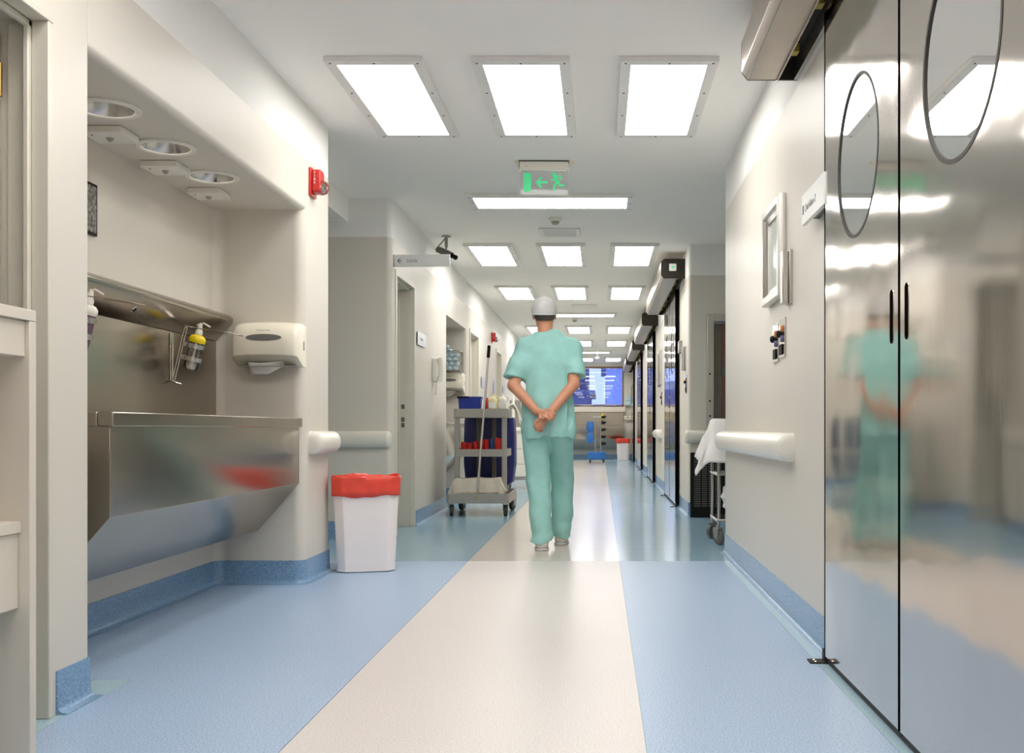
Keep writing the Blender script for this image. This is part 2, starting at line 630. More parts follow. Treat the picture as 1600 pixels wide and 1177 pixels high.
w.prism(rpoly([(-2.35, 12.72), (XL, 12.72, 0.04), (XL, 13.1), (-2.35, 13.1)], 6), 0, CH)
w.box(-2.35, -1.80, 13.1, 14.0, 0, CH)
w.box(-1.80, XL, 13.1, 14.0, 2.11, CH)
w.box(-2.35, XL, 14.0, 16.4, 0, CH)
w.box(-2.35, -1.80, 16.4, 17.2, 0, CH)
w.box(-1.80, XL, 16.4, 17.2, 2.11, CH)
w.box(-2.35, XL, 17.2, Y1, 0, CH)
struct(w.build('wall_left', M_wall, smooth=True))
w = MB()
w.box(-6.2, -6.0, 6.1, 8.4, 0, CH)
struct(w.build('wall_side_corridor_end', M_wall))
w = MB()      # rooms behind the left doors
w.box(-4.2, -4.0, -0.5, 4.6, 0, CH).box(-4.2, -1.9, -0.6, -0.4, 0, CH).box(-4.2, -2.35, 4.4, 4.6, 0, CH)
w.box(-3.4, -3.2, 8.37, 10.0, 0, CH).box(-3.4, -1.82, 9.9, 10.1, 0, CH)
struct(w.build('wall_side_rooms', M_inner))

# right wall
w = MB()
w.box(XR, 1.1, Y0, 2.0, 0, CH).box(XR, 1.1, 2.0, 3.75, 2.35, CH)
w.prism(rpoly([(XR, 3.75), (1.1, 3.75), (1.1, 7.25), (XR, 7.25, 0.012)], 4), 0, CH)
w.box(1.1, 2.8, 7.1, 7.25, 0, CH).box(2.8, 2.95, 7.1, 10.4, 0, CH)
w.prism(rpoly([(XR, 10.26, 0.03), (1.13, 10.26), (1.13, 10.41), (XR, 10.41)], 6), 0, CH)
w.box(1.79, 2.8, 10.26, 10.41, 0, CH).box(1.13, 1.79, 10.26, 10.41, 0, 0.97).box(1.13, 1.79, 10.26, 10.41, 1.95, CH)
w.box(XR, 1.1, 10.41, Y1, 0, CH)
struct(w.build('wall_right', M_wall, smooth=True))
w = MB()
w.box(3.6, 3.8, 0.2, 5.2, 0, CH).box(1.1, 3.6, 0.2, 0.4, 0, CH).box(1.1, 3.6, 5.0, 5.2, 0, CH)
struct(w.build('wall_operating_room', M_inner))
# end wall round the window
w = MB()
WX0, WX1, WZ0, WZ1 = -1.30, 0.67, 1.50, 2.62
w.box(-2.3, 1.1, Y1, Y1 + 0.2, 0, WZ0).box(-2.3, 1.1, Y1, Y1 + 0.2, WZ1, CH)
w.box(-2.3, WX0, Y1, Y1 + 0.2, WZ0, WZ1).box(WX1, 1.1, Y1, Y1 + 0.2, WZ0, WZ1)
struct(w.build('wall_end', M_wall))
w = MB().box(-2.3, 1.3, Y0 - 0.2, Y0, 0, CH)
struct(w.build('wall_behind_camera', M_wall))
w = MB().box(XL, WX1 + 0.03, Y1 - 0.16, Y1, 1.33, 1.47)
struct(w.build('trim_1', M_lamin, bevel=0.008))

# window at the end of the corridor
win = thing('window_1', None, None, (0, Y1 + 0.06, 0))
struct(win)
f = 0.05
MB().box(WX0, WX1, -0.05, 0.05, WZ0, WZ0 + f).build('frame_rail', M_wood, win, bevel=0.006)
MB().box(WX0, WX1, -0.05, 0.05, WZ1 - f, WZ1).build('frame_rail', M_wood, win, bevel=0.006)
for x in (WX0, WX1 - f):
    MB().box(x, x + f, -0.05, 0.05, WZ0 + f, WZ1 - f).build('frame_stile', M_wood, win, bevel=0.006)
for a, b in ((WX0 + f, WX1 - f),):
    MB().box(a, b, -0.004, 0.004, WZ0 + f, WZ1 - f).build('pane', M_pane, win)

# skirting: coved sheet swept along the walls
def sweep_plan(path, prof, closed=False):
    path = [Vector(p) for p in path]
    n = len(path)
    rings = []
    for i, p in enumerate(path):
        d0 = (path[i] - path[i - 1]).normalized() if i > 0 else None
        d1 = (path[i + 1] - path[i]).normalized() if i < n - 1 else None
        n0 = Vector((d0.y, -d0.x)) if d0 else None
        n1 = Vector((d1.y, -d1.x)) if d1 else None
        if n0 and n1:
            m = (n0 + n1).normalized()
            m = m / max(0.3, m.dot(n0))
        else:
            m = n0 or n1
        rings.append([(p.x + m.x * a, p.y + m.y * a, z) for a, z in prof])
    return rings
BP = [(0.0, 0.133), (0.004, 0.133), (0.005, 0.04)]
BP += [(0.005 + 0.026 * (1 - math.cos(t)), 0.003 + 0.026 * (1 - math.sin(t))) for t in [k * PI / 2 / 6 for k in range(1, 7)]]
BP += [(0.034, 0.001), (0.0, 0.0)]
def arcpath(cx, cy, rr, a0, a1, n=6):
    return [(cx + rr * math.cos(R(a0 + (a1 - a0) * k / n)), cy + rr * math.sin(R(a0 + (a1 - a0) * k / n))) for k in range(n + 1)]
def skirting(name, paths):
    m = MB()
    for p in paths:
        m.loft(sweep_plan(p, BP))
    o = m.build(name, M_base, smooth=True)
    struct(o)
    return o
skirting('baseboard_left', [
    [(XL, 3.14), (XL, 3.34), (-2.17, 3.34), (-2.17, 5.71)] + arcpath(-2.11, 5.71, 0.06, 180, 90, 5)[1:]
    + [(XL - 0.06, 5.77)] + arcpath(XL - 0.06, 5.83, 0.06, -90, 0, 6)[1:] + [(XL, 6.30), (-5.99, 6.30)],
    [(-5.99, 8.2), (XL - 0.05, 8.2)] + arcpath(XL - 0.05, 8.25, 0.05, -90, 0, 5)[1:] + [(XL, 8.30)],
    [(XL, 9.22), (XL, 11.09), (-2.17, 11.09), (-2.17, 12.72), (XL, 12.72), (XL, 13.06)],
    [(XL, 14.05), (XL, 16.36)], [(XL, 17.25), (XL, Y1 - 0.01)]])
skirting('baseboard_end', [[(XL, Y1), (XR, Y1)]])
DOORC = [12.4, 17.35, 22.25, 27.1]
rp = []
y = Y1 - 0.01
for c in reversed(DOORC):
    rp.append([(XR, y), (XR, c + 0.99)])
    y = c - 0.99
rp.append([(XR, y), (XR, 10.26), (2.8, 10.26)])
rp.append([(2.8, 10.2), (2.8, 7.25), (XR, 7.25), (XR, 3.84)])
skirting('baseboard_right', rp)

# door frames on the left
def door_frame(name, y0, y1, h, depth=0.25, leaf=None, strike=False):
    t = thing(name, None, None, (XL, 0, 0))
    struct(t)
    for ya, yb in ((y0 - 0.045, y0 + 0.004), (y1 - 0.004, y1 + 0.045)):
        MB().box(-0.03, 0.012, ya, yb, 0, h + 0.045).build('casing', M_jamb, t, bevel=0.004)
    MB().box(-0.03, 0.012, y0 + 0.004, y1 - 0.004, h - 0.004, h + 0.045).build('casing', M_jamb, t, bevel=0.004)
    MB().box(-depth, -0.0301, y0 - 0.004, y0 + 0.02, 0, h).box(-depth, -0.12, y0 + 0.02, y0 + 0.035, 0, h).build('jamb', M_jamb, t, bevel=0.003)
    j = MB().box(-depth, -0.0301, y1 - 0.02, y1 + 0.004, 0, h).box(-depth, -0.12, y1 - 0.035, y1 - 0.02, 0, h).build('jamb', M_jamb, t, bevel=0.003)
    MB().box(-depth, -0.0301, y0 + 0.02, y1 - 0.02, h - 0.02, h).build('head_jamb', M_jamb, t, bevel=0.003)
    if strike:
        for z in (1.07, 0.955, 0.905):
            MB().box(-0.105, -0.075, y1 - 0.023, y1 - 0.0195, z - 0.02, z + 0.02).build('strike_plate', M_dgrey, j)
    if leaf == 'closed':
        l = MB().box(-0.125, -0.085, y0 + 0.02, y1 - 0.02, 0.01, h - 0.02).build('door_leaf', M_jamb, t, bevel=0.003)
        MB().cyl((-0.085, y0 + 0.09, 1.03), (-0.045, y0 + 0.09, 1.03), 0.01).cyl((-0.05, y0 + 0.09, 1.03), (-0.05, y0 + 0.2, 1.03), 0.009).build('door_handle', M_chrome, l, smooth=True)
    return t
# nearest doorway beside the shelf unit: stepped far jamb, open leaf inside
d1 = thing('door_1', None, None, (XL, 3.12, 0))
struct(d1)
H1 = 2.11
MB().box(-0.048, 0.006, -0.03, 0.0, 0, H1).build('jamb', M_jamb, d1, bevel=0.004)
MB().box(-0.066, -0.048, -0.045, 0.0, 0, H1).build('jamb', M_jamb, d1, bevel=0.004)
MB().box(-0.13, -0.066, -0.012, 0.0, 0, H1).build('jamb', M_jamb, d1, bevel=0.003)
MB().box(-0.048, 0.006, -2.2, 0.0, H1, 2.125).build('head_jamb', M_jamb, d1, bevel=0.003)
MB().box(-0.066, -0.048, -2.2, 0.0, H1 - 0.02, H1 + 0.0).build('head_jamb', M_jamb, d1, bevel=0.003)
lf = MB().box(-1.05, -0.152, -0.05, -0.008, 0.01, 2.09).build('door_leaf', M_jamb, d1, bevel=0.003)
for z in (1.93, 1.1, 0.3):
    MB().cyl((-0.141, -0.035, z - 0.05), (-0.141, -0.035, z + 0.05), 0.0085).build('hinge', M_gold, lf, smooth=True)
door_frame('door_2', 8.37, 9.15, 2.13, 0.14, None, True)
# its leaf stands open into the room
d2 = bpy.data.objects['door_2']
lf = MB().box(-0.9, -0.16, 8.40, 8.44, 0.01, 2.1).build('door_leaf', M_jamb, d2, bevel=0.003)
door_frame('door_3', 13.1, 14.0, 2.11, 0.13, 'closed')
door_frame('door_4', 16.4, 17.2, 2.11, 0.13, 'closed')

# ------------------------------------------------------------------ ceiling lights
PW, PL, FB, FT = 0.49, 1.33, 0.055, 0.028
def make_panel():
    t = thing('ceiling_light', 'x', 'ceiling light', (0, 0, CH))
    m = MB()
    x0, x1, y0, y1 = -PW / 2, PW / 2, 0, PL
    # mitred frame of four strips
    q = [((x0, y0), (x1, y0), (x1 - FB, y0 + FB), (x0 + FB, y0 + FB)), ((x1, y0), (x1, y1), (x1 - FB, y1 - FB), (x1 - FB, y0 + FB)),
         ((x1, y1), (x0, y1), (x0 + FB, y1 - FB), (x1 - FB, y1 - FB)), ((x0, y1), (x0, y0), (x0 + FB, y0 + FB), (x0 + FB, y1 - FB))]
    for k in q:
        m.prism(list(k), -FT, 0)
    fr = m.build('frame', M_frame, t, bevel=0.002)
    MB().box(x0 + FB, x1 - FB, y0 + FB, y1 - FB, -FT + 0.008, -0.004).build('diffuser', M_diff, t)
    sc = None
    for x, y in [(x0 + FB / 2, FB / 2), (x1 - FB / 2, FB / 2), (x0 + FB / 2, PL - FB / 2), (x1 - FB / 2, PL - FB / 2), (0, FB / 2), (0, PL - FB / 2),
                 (x0 + FB / 2, PL * 0.36), (x1 - FB / 2, PL * 0.36), (x0 + FB / 2, PL * 0.66), (x1 - FB / 2, PL * 0.66)]:
        if sc is None:
            sc = MB().lathe([(0.006, 0), (0.005, -0.003), (0.001, -0.004)], 8).build('screw', M_dgrey, fr, loc=(x, y, -FT))
        else:
            dup(sc, (x, y, -FT), parent=fr)
    return t
proto = make_panel()
PX = (-1.126, -0.396, 0.344)
side = ('left', 'middle', 'right')
rows = [(-3.1, 'row behind the camera'), (1.98, 'row above the camera'), (5.06, 'nearest row of three in view'), (10.18, 'second row of three, beyond the exit sign'), (13.2, 'third row of three from the camera'),
        (18.36, 'fourth row of three from the camera'), (21.4, 'fifth row of three from the camera'), (26.6, 'farthest row of three, by the end window')]
first = True
GL = 'ceiling light panels along the corridor'
for y, txt in rows:
    for x, s in zip(PX, side):
        lab = 'bright %s ceiling light panel in the %s' % (s, txt)
        if first:
            proto.location = (x, y, CH)
            tag(proto, lab, None, GL)
            first = False
        else:
            dup(proto, (x, y, CH), lab, group=GL)
for y, txt in ((-0.2, 'above the camera'), (8.02, 'just behind the exit sign'), (16.3, 'in the middle of the corridor'), (24.4, 'nearest the end window')):
    o = dup(proto, (PX[1] + PL / 2, y + PW / 2, CH), 'long narrow ceiling light lying crosswise %s' % txt, R(90), group=GL)

# unseen dim fill light, added to keep the operating room readable
ld = bpy.data.lights.new('operating_room_fill', 'AREA')
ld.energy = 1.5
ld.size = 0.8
lo = bpy.data.objects.new('operating_room_fill', ld)
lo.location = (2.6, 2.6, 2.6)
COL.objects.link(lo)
# ------------------------------------------------------------------ left side, near: shelf unit
t = thing('shelf_unit', 'beige laminate shelf unit standing in the nearest doorway', 'shelf unit', (-1.52, 2.76, 0))
MB().box(-0.50, 0, -0.032, 0, 0, 1.165).build('end_panel', M_lamin, t, bevel=0.002)
MB().box(-0.50, 0, -1.25, -1.218, 0, 1.165).build('end_panel', M_lamin, t, bevel=0.002)
MB().box(-0.50, 0.0, -1.25, 0, 1.166, 1.196).build('top_board', M_lamin, t, bevel=0.002)
MB().box(-0.50, -0.012, -1.217, -0.033, 1.07, 1.165).build('upper_drawer', M_lamin, t, bevel=0.002)
MB().box(-0.50, -0.030, -1.217, -0.033, 0.40, 0.60).build('lower_drawer', M_lamin, t, bevel=0.002)
MB().box(-0.50, -0.022, -1.217, -0.033, 0.601, 0.632).build('shelf_board', M_lamin, t, bevel=0.002)
MB().box(-0.50, -0.485, -1.217, -0.033, 0.05, 1.07).build('back_panel', M_lamin, t)

# ------------------------------------------------------------------ scrub sinks
def make_sink(name, label, L, loc, rz=0.0, spouts=3):
    """local: x out from the wall, y along it"""
    t = thing(name, label, 'sink', loc, rz)
    th = 0.012
    # bowl: sheet folded from the rim down the front, back under and up to the wall
    outer = [(0.48, 0.90), (0.48, 0.57), (0.25, 0.305), (0.016, 0.305)]
    inner = [(0.028, 0.33), (0.24, 0.33), (0.466, 0.58), (0.466, 0.90)]
    bowl = MB().prism(outer + inner, 0.012, L - 0.012, 'y').build('bowl', M_sink, t, bevel=0.002)
    endp = [(0.48, 0.90), (0.48, 0.57), (0.25, 0.305), (0.016, 0.305), (0.016, 0.90)]
    for a, b in ((0.0, 0.0118), (L - 0.0118, L)):
        MB().prism(endp, a, b, 'y').build('end_panel', M_sink, t, bevel=0.002)
    # rim: folded collar on three sides
    MB().box(0.44, 0.496, -0.01, L + 0.008, 0.885, 0.936).build('rim', M_sink, t, bevel=0.004)
    for a, b in ((-0.01, 0.045), (L - 0.047, L + 0.008)):
        MB().box(0.016, 0.4398, a, b, 0.885, 0.936).build('rim', M_sink, t, bevel=0.004)
    MB().box(0.001, 0.014, -0.01, L + 0.008, 0.306, 1.365).build('backsplash', M_sink, t, bevel=0.001)
    hood = [(0.001, 1.366), (0.014, 1.366), (0.105, 1.470), (0.108, 1.492), (0.092, 1.508), (0.055, 1.524), (0.001, 1.538)]
    MB().prism(hood, -0.01, L + 0.008, 'y').build('hood', M_sink, t, bevel=0.003)
    for k in range(spouts):
        y = L * (k + 0.5) / spouts
        p = MB()
        d = Vector((0.74, 0, -0.68)).normalized()
        c = Vector((0.055, y, 1.418))
        Mx = Matrix.Translation(c) @ d.to_track_quat('Z', 'Y').to_matrix().to_4x4() @ Matrix.Diagonal((1, 1, 1, 1))
        p.lathe([(0.020, -0.012), (0.020, 0.003), (0.016, 0.007), (0.012, 0.007), (0.012, 0.001)], 16, Mx)
        s = p.build('spout', M_chrome, t, smooth=True)
        MB().lathe([(0.0115, 0.001), (0.0112, 0.004)], 14, Mx).build('sensor_lens', M_black, s)
    return t
SINKY, SINKL = 3.53, 2.215
make_sink('scrub_sink', 'long stainless steel scrub sink with slanted underside in the nearest niche', SINKL, (-2.17, SINKY, 0))
make_sink('scrub_sink', 'stainless scrub sink in the second niche, half hidden by the wall', 1.5, (-2.17, 11.14, 0), 0, 2)
make_sink('scrub_sink', 'wide stainless scrub sink below the window at the corridor end', 2.3, (-1.65, 28.98, 0), R(-90), 4)

# wire soap racks with long elbow levers and pump bottles
def make_rack(y, z0, label, mirror=1):
    t = thing('soap_rack', label, 'soap rack', (-2.154, y, z0), 0)
    # local origin: foot of the rack on the backsplash
    w = 0.0028
    MB().tube([(0.002, -0.012, 0.0), (0.002, -0.012, 0.22)], w).tube([(0.002, 0.012, 0.0), (0.002, 0.012, 0.22)], w)\
        .tube([(0.002, -0.012, 0.0), (0.03, -0.012, -0.012), (0.05, 0, -0.018)], w).tube([(0.002, 0.012, 0.0), (0.03, 0.012, -0.012), (0.05, 0, -0.018)], w).build('wall_wire', M_chrome, t, smooth=True)
    MB().prism(rrect(0.03, 0.05, 0.008, 3, 0, 0.21), 0.0, 0.004, 'x').build('wall_plate', M_alu, t) if False else None
    MB().box(0.0, 0.004, -0.02, 0.02, 0.18, 0.235).build('wall_plate', M_alu, t, bevel=0.001)
    # leaning carrier
    MB().tube([(0.012, -0.014, 0.0), (0.075, -0.014, 0.27)], w).tube([(0.012, 0.014, 0.0), (0.075, 0.014, 0.27)], w).build('carrier_wire', M_chrome, t, smooth=True)
    tilt = math.atan2(0.063, 0.27)
    Mb = Matrix.Translation((0.115, 0, 0.135)) @ Matrix.Rotation(tilt, 4, 'Y')
    for dz, rr in ((-0.03, 0.043), (0.035, 0.041)):
        m = MB()
        m.lathe([(rr, dz - 0.011), (rr, dz + 0.011), (rr - 0.002, dz + 0.011), (rr - 0.002, dz - 0.011), (rr, dz - 0.011)], 24, Mb, False, False)
        m.build('clamp_band', M_alu, t, smooth=True)
        MB().box(-0.062, -0.040, -0.016, 0.016, dz - 0.011, dz + 0.011, Mb).build('clamp_lug', M_alu, t, bevel=0.001)
    # elbow lever: long wire loop reaching over the basin
    MB().tube([(0.075, -0.014, 0.27), (0.15, -0.010, 0.258), (0.30, -0.006, 0.235), (0.36, 0.0, 0.222), (0.30, 0.006, 0.235), (0.15, 0.010, 0.258), (0.075, 0.014, 0.27)], w)\
        .tube([(0.075, -0.022, 0.27), (0.075, 0.022, 0.27)], 0.005).build('elbow_lever', M_chrome, t, smooth=True)
    return t, tilt
def make_bottle(y, z0, tilt, liquid, label, opaque_neck=True):
    t = thing('soap_bottle', label, 'bottle', (-2.154 + 0.115, y, z0 + 0.135), 0)
    t.rotation_euler = (0, tilt, 0)
    MB().lathe([(0.026, -0.085), (0.036, -0.078), (0.0375, -0.06), (0.0375, 0.052), (0.036, 0.056)], 20).build('body', M_clear if opaque_neck else liquid, t, smooth=True)
    MB().lathe([(0.0372, 0.0535), (0.041, 0.062), (0.040, 0.078), (0.030, 0.090), (0.016, 0.096)], 20).build('shoulder', M_yellow if opaque_neck else M_white, t, smooth=True)
    p = MB().lathe([(0.018, 0.0965), (0.018, 0.112), (0.013, 0.122), (0.008, 0.150), (0.0065, 0.156)], 14).build('pump', M_white, t, smooth=True)
    MB().tube([(0, 0, 0.150), (0.012, 0, 0.158), (0.05, 0, 0.146)], 0.004).build('nozzle', M_white, p, smooth=True)
    if opaque_neck:
        MB().lathe([(0.020, -0.082), (0.022, -0.06), (0.006, -0.03), (0.004, 0.05)], 10).build('dip_tube', M_white, t, smooth=True)
    return t
_, tl = make_rack(5.14, 1.12, 'wire elbow-lever soap rack holding the yellow-topped bottle')
make_bottle(5.14, 1.12, tl, M_yellow, 'clear pump bottle with yellow shoulder in the wire rack')
_, tl = make_rack(4.035, 1.14, 'wire elbow-lever soap rack at the near end of the sink')
make_bottle(4.035, 1.14, tl, M_purple, 'white-topped pump bottle with purple soap, cut off by the pilaster', False)

# ------------------------------------------------------------------ paper towel dispensers
def make_towel(loc, label, rz=0.0, name='towel_dispenser', s=1.0):
    """faces -y"""
    t = thing(name, label, 'towel dispenser', loc, rz)
    W, H = 0.36 * s, 0.235 * s
    D = 0.19 * s
    # side profile (y, z) swept across the width with narrowing rounded ends
    prof = [(0.0, 0.0), (-0.075, 0.0), (-D, 0.055 * s), (-D - 0.008, 0.12 * s), (-D + 0.012, 0.185 * s), (-D + 0.05, 0.222 * s), (-0.08, H + 0.006), (0.0, H)]
    rings = []
    for x, k, dz in ((-W / 2, 0.86, 0.010), (-W / 2 + 0.006, 0.93, 0.004), (-W / 2 + 0.022, 0.985, 0.001), (-W * 0.25, 1.0, -0.003), (0, 1.01, -0.005), (W * 0.25, 1.0, -0.003), (W / 2 - 0.022, 0.985, 0.001), (W / 2 - 0.006, 0.93, 0.004), (W / 2, 0.86, 0.010)):
        ring = []
        for y, z in prof:
            ring.append((x, y * k, z if z < 0.03 else z - dz))
        rings.append(ring)
    b = MB().loft(rings).build('cover', M_cream, t, smooth=True)
    # oval sight slot, dark and slightly set in
    n = 28
    def oval(a, c, y):
        return [(a * math.cos(2 * PI * k / n), y + (0.022 if False else 0), 0.152 * s + c * math.sin(2 * PI * k / n)) for k in range(n)]
    m = MB()
    a, c = 0.098 * s, 0.019 * s
    pts = []
    for k in range(n):
        u, z = a * math.cos(2 * PI * k / n), c * math.sin(2 * PI * k / n)
        yy = (-D - 0.0085 + (z + 0.032 * s) * 0.30) * (1.01 - 0.01 * (abs(u) / (W * 0.25)) ** 1.0) - 0.0035
        pts.append((u, yy, 0.152 * s + z))
    m.loft([pts, [(p[0], p[1] + 0.006, p[2]) for p in pts]])
    m.build('sight_slot', M_dgrey, t)
    MB().box(-W * 0.42, W * 0.42, -0.15 * s, -0.01, -0.004, -0.0005).build('base_plate', M_grey, t)
    MB().box(W / 2 + 0.0, W / 2 + 0.0015, -0.06 * s, -0.045 * s, 0.09 * s, 0.14 * s).build('lock_slot', M_dgrey, t)
    text('Kimberly-Clark', 0.012 * s, M_ink, t, (-0.04 * s, -D + 0.0035 - 0.003, 0.188 * s), (R(66), 0, 0))
    # sheet of paper hanging from the mouth
    g = []
    for i in range(7):
        row = []
        for j in range(13):
            u = j / 12
            v = i / 6
            x = (-0.105 + 0.19 * u) * s
            ln = 0.062 * s * (1 - 0.75 * max(0, u - 0.55) / 0.45)
            row.append((x, -0.125 * s + 0.035 * v * s + 0.006 * math.sin(u * 9) * v, 0.020 * s - ln * v - 0.003 * math.sin(u * 5)))
        g.append(row)
    MB().grid(g).build('paper_sheet', M_wcloth, t, smooth=True, solid=0.0012)
    return t
make_towel((-1.835, 5.768, 1.222), 'cream paper towel dispenser with a hanging sheet beside the nearest sink')
make_towel((-1.86, 12.718, 1.315), 'cream paper towel dispenser in the second niche under the wire basket')

# ------------------------------------------------------------------ niche soffit: downlights and square boxes
DL = [(3.93, 'nearest recessed round downlight above the sink, cut off by the pilaster'), (4.47, 'middle recessed round downlight above the sink'), (5.0, 'farthest recessed round downlight above the sink')]
dproto = None
for y, lab in DL:
    if dproto is None:
        t = thing('downlight', lab, 'downlight', (-1.895, y, 2.11), 0, 'downlights over the scrub sink')
        MB().lathe([(0.098, 0.0), (0.126, 0.0), (0.128, -0.006), (0.122, -0.011), (0.102, -0.010), (0.098, -0.004), (0.098, 0.0)], 40, None, False, False).build('trim_ring', M_white, t, smooth=True)
        MB().lathe([(0.099, -0.006), (0.097, -0.004), (0.085, 0.045), (0.070, 0.085)], 40, None, False, False).build('reflector', M_chromein, t, smooth=True, normals=True)
        MB().lathe([(0.0695, 0.086), (0.001, 0.0861)], 24, None, False, False).build('lamp', M_spot, t)
        dproto = t
    else:
        dup(dproto, (-1.895, y, 2.11), lab)
bproto = None
for y, lab in ((4.24, 'white square detector box behind the nearest downlight'), (4.78, 'white square detector box behind the middle downlight'), (5.31, 'white square detector box behind the farthest downlight')):
    if bproto is None:
        t = thing('detector_box', lab, 'detector', (-2.03, y, 2.11), 0, 'detector boxes on the niche soffit')
        MB().prism(rrect(0.17, 0.17, 0.012, 3), -0.030, -0.001).build('housing', M_white, t, bevel=0.004)
        MB().lathe([(0.016, -0.030), (0.012, -0.038), (0.006, -0.044)], 14).build('sensor_tip', M_grey, t, smooth=True)
        MB().lathe([(0.004, -0.0302), (0.003, -0.033)], 10, Matrix.Translation((-0.05, -0.05, 0))).build('screw', M_dgrey, t)
        bproto = t
    else:
        dup(bproto, (-2.03, y, 2.11), lab)

# poster on the niche wall
t = thing('poster', 'black and white notice on the niche wall at the pilaster edge', 'poster', (-2.168, 4.06, 1.70))
MB().box(0.0, 0.012, 0.0, 0.33, 0.0, 0.22).build('board', M_black, t, bevel=0.001)
MB().box(0.0122, 0.0135, 0.012, 0.318, 0.012, 0.208).build('print', M_poster, t)

# ------------------------------------------------------------------ fire strobes
def make_strobe(loc, label):
    t = thing('fire_strobe', label, 'fire alarm', loc)
    MB().prism(rrect(0.12, 0.165, 0.012, 3), 0.0, 0.014, 'x').build('back_plate', M_red, t, bevel=0.003)
    MB().prism(rrect(0.095, 0.135, 0.02, 4, 0, 0.006), 0.0142, 0.062, 'x').build('sounder', M_red, t, bevel=0.006)
    Ml = Matrix.Translation((0.0622, 0.0, -0.028)) @ Matrix.Rotation(R(90), 4, 'Y')
    MB().lathe([(0.042, -0.010), (0.042, 0.006), (0.034, 0.026), (0.012, 0.038)], 12, Ml).build('strobe_lens', M_clear, t)
    MB().lathe([(0.022, 0.0), (0.018, 0.018), (0.004, 0.024)], 12, Ml).build('flash_bulb', M_chrome, t)
    for k, ch in enumerate('FIRE'):
        text(ch, 0.020, M_signw, t, (0.032, -0.0482, 0.044 - k * 0.019), (R(90), 0, 0), align='CENTER')
    return t
make_strobe((XL, 5.92, 2.295), 'red fire alarm strobe high on the wall beside the sink niche')
make_strobe((XL, 15.75, 2.27), 'red fire alarm strobe on the left wall above the mop handle')

# ------------------------------------------------------------------ bumper rails
RP = [(0.0, -0.066), (0.03, -0.066), (0.055, -0.055), (0.071, -0.030), (0.076, 0.0), (0.071, 0.030), (0.055, 0.055), (0.03, 0.066), (0.0, 0.066)]
def make_rail(p, rz, L, label, cap0=True, cap1=True):
    """runs along local +y, bulges to local +x"""
    t = thing('bumper_rail', label, 'handrail', p, rz)
    MB().prism(RP, 0.03 if cap0 else 0.0, L - (0.03 if cap1 else 0), 'y').build('rail', M_rail, t, smooth=True)
    def cap(y0, d):
        rings = []
        for k in range(5):
            a = k / 4 * PI / 2
            s = math.cos(a) * 0.75 + 0.25
            rings.append([(x * (math.cos(a) * 0.6 + 0.4) * 1.015, y0 + d * 0.03 * math.sin(a), z * s * 1.015) for x, z in RP])
        MB().loft(rings).build('end_cap', M_rail, t, smooth=True)
    if cap0:
        cap(0.0295, -1)
    if cap1:
        cap(L - 0.0295, 1)
    return t
make_rail((XL, 5.85, 0.795), 0, 0.47, 'short white bumper rail on the wall end beside the sink niche')
make_rail((-3.6, 8.2, 0.79), R(-90), 1.93, 'white bumper rail on the wall behind the waste bin')
make_rail((XR, 7.28, 0.79), R(180), 2.62, 'long white bumper rail on the right wall beside the steel doors')
make_rail((0.84, 10.26, 0.79), R(-90), 1.9, 'white bumper rail on the bay wall above the black grille')
make_rail((XR, 15.9, 0.79), R(180), 1.2, 'far bumper rail on the right wall between two steel doors')

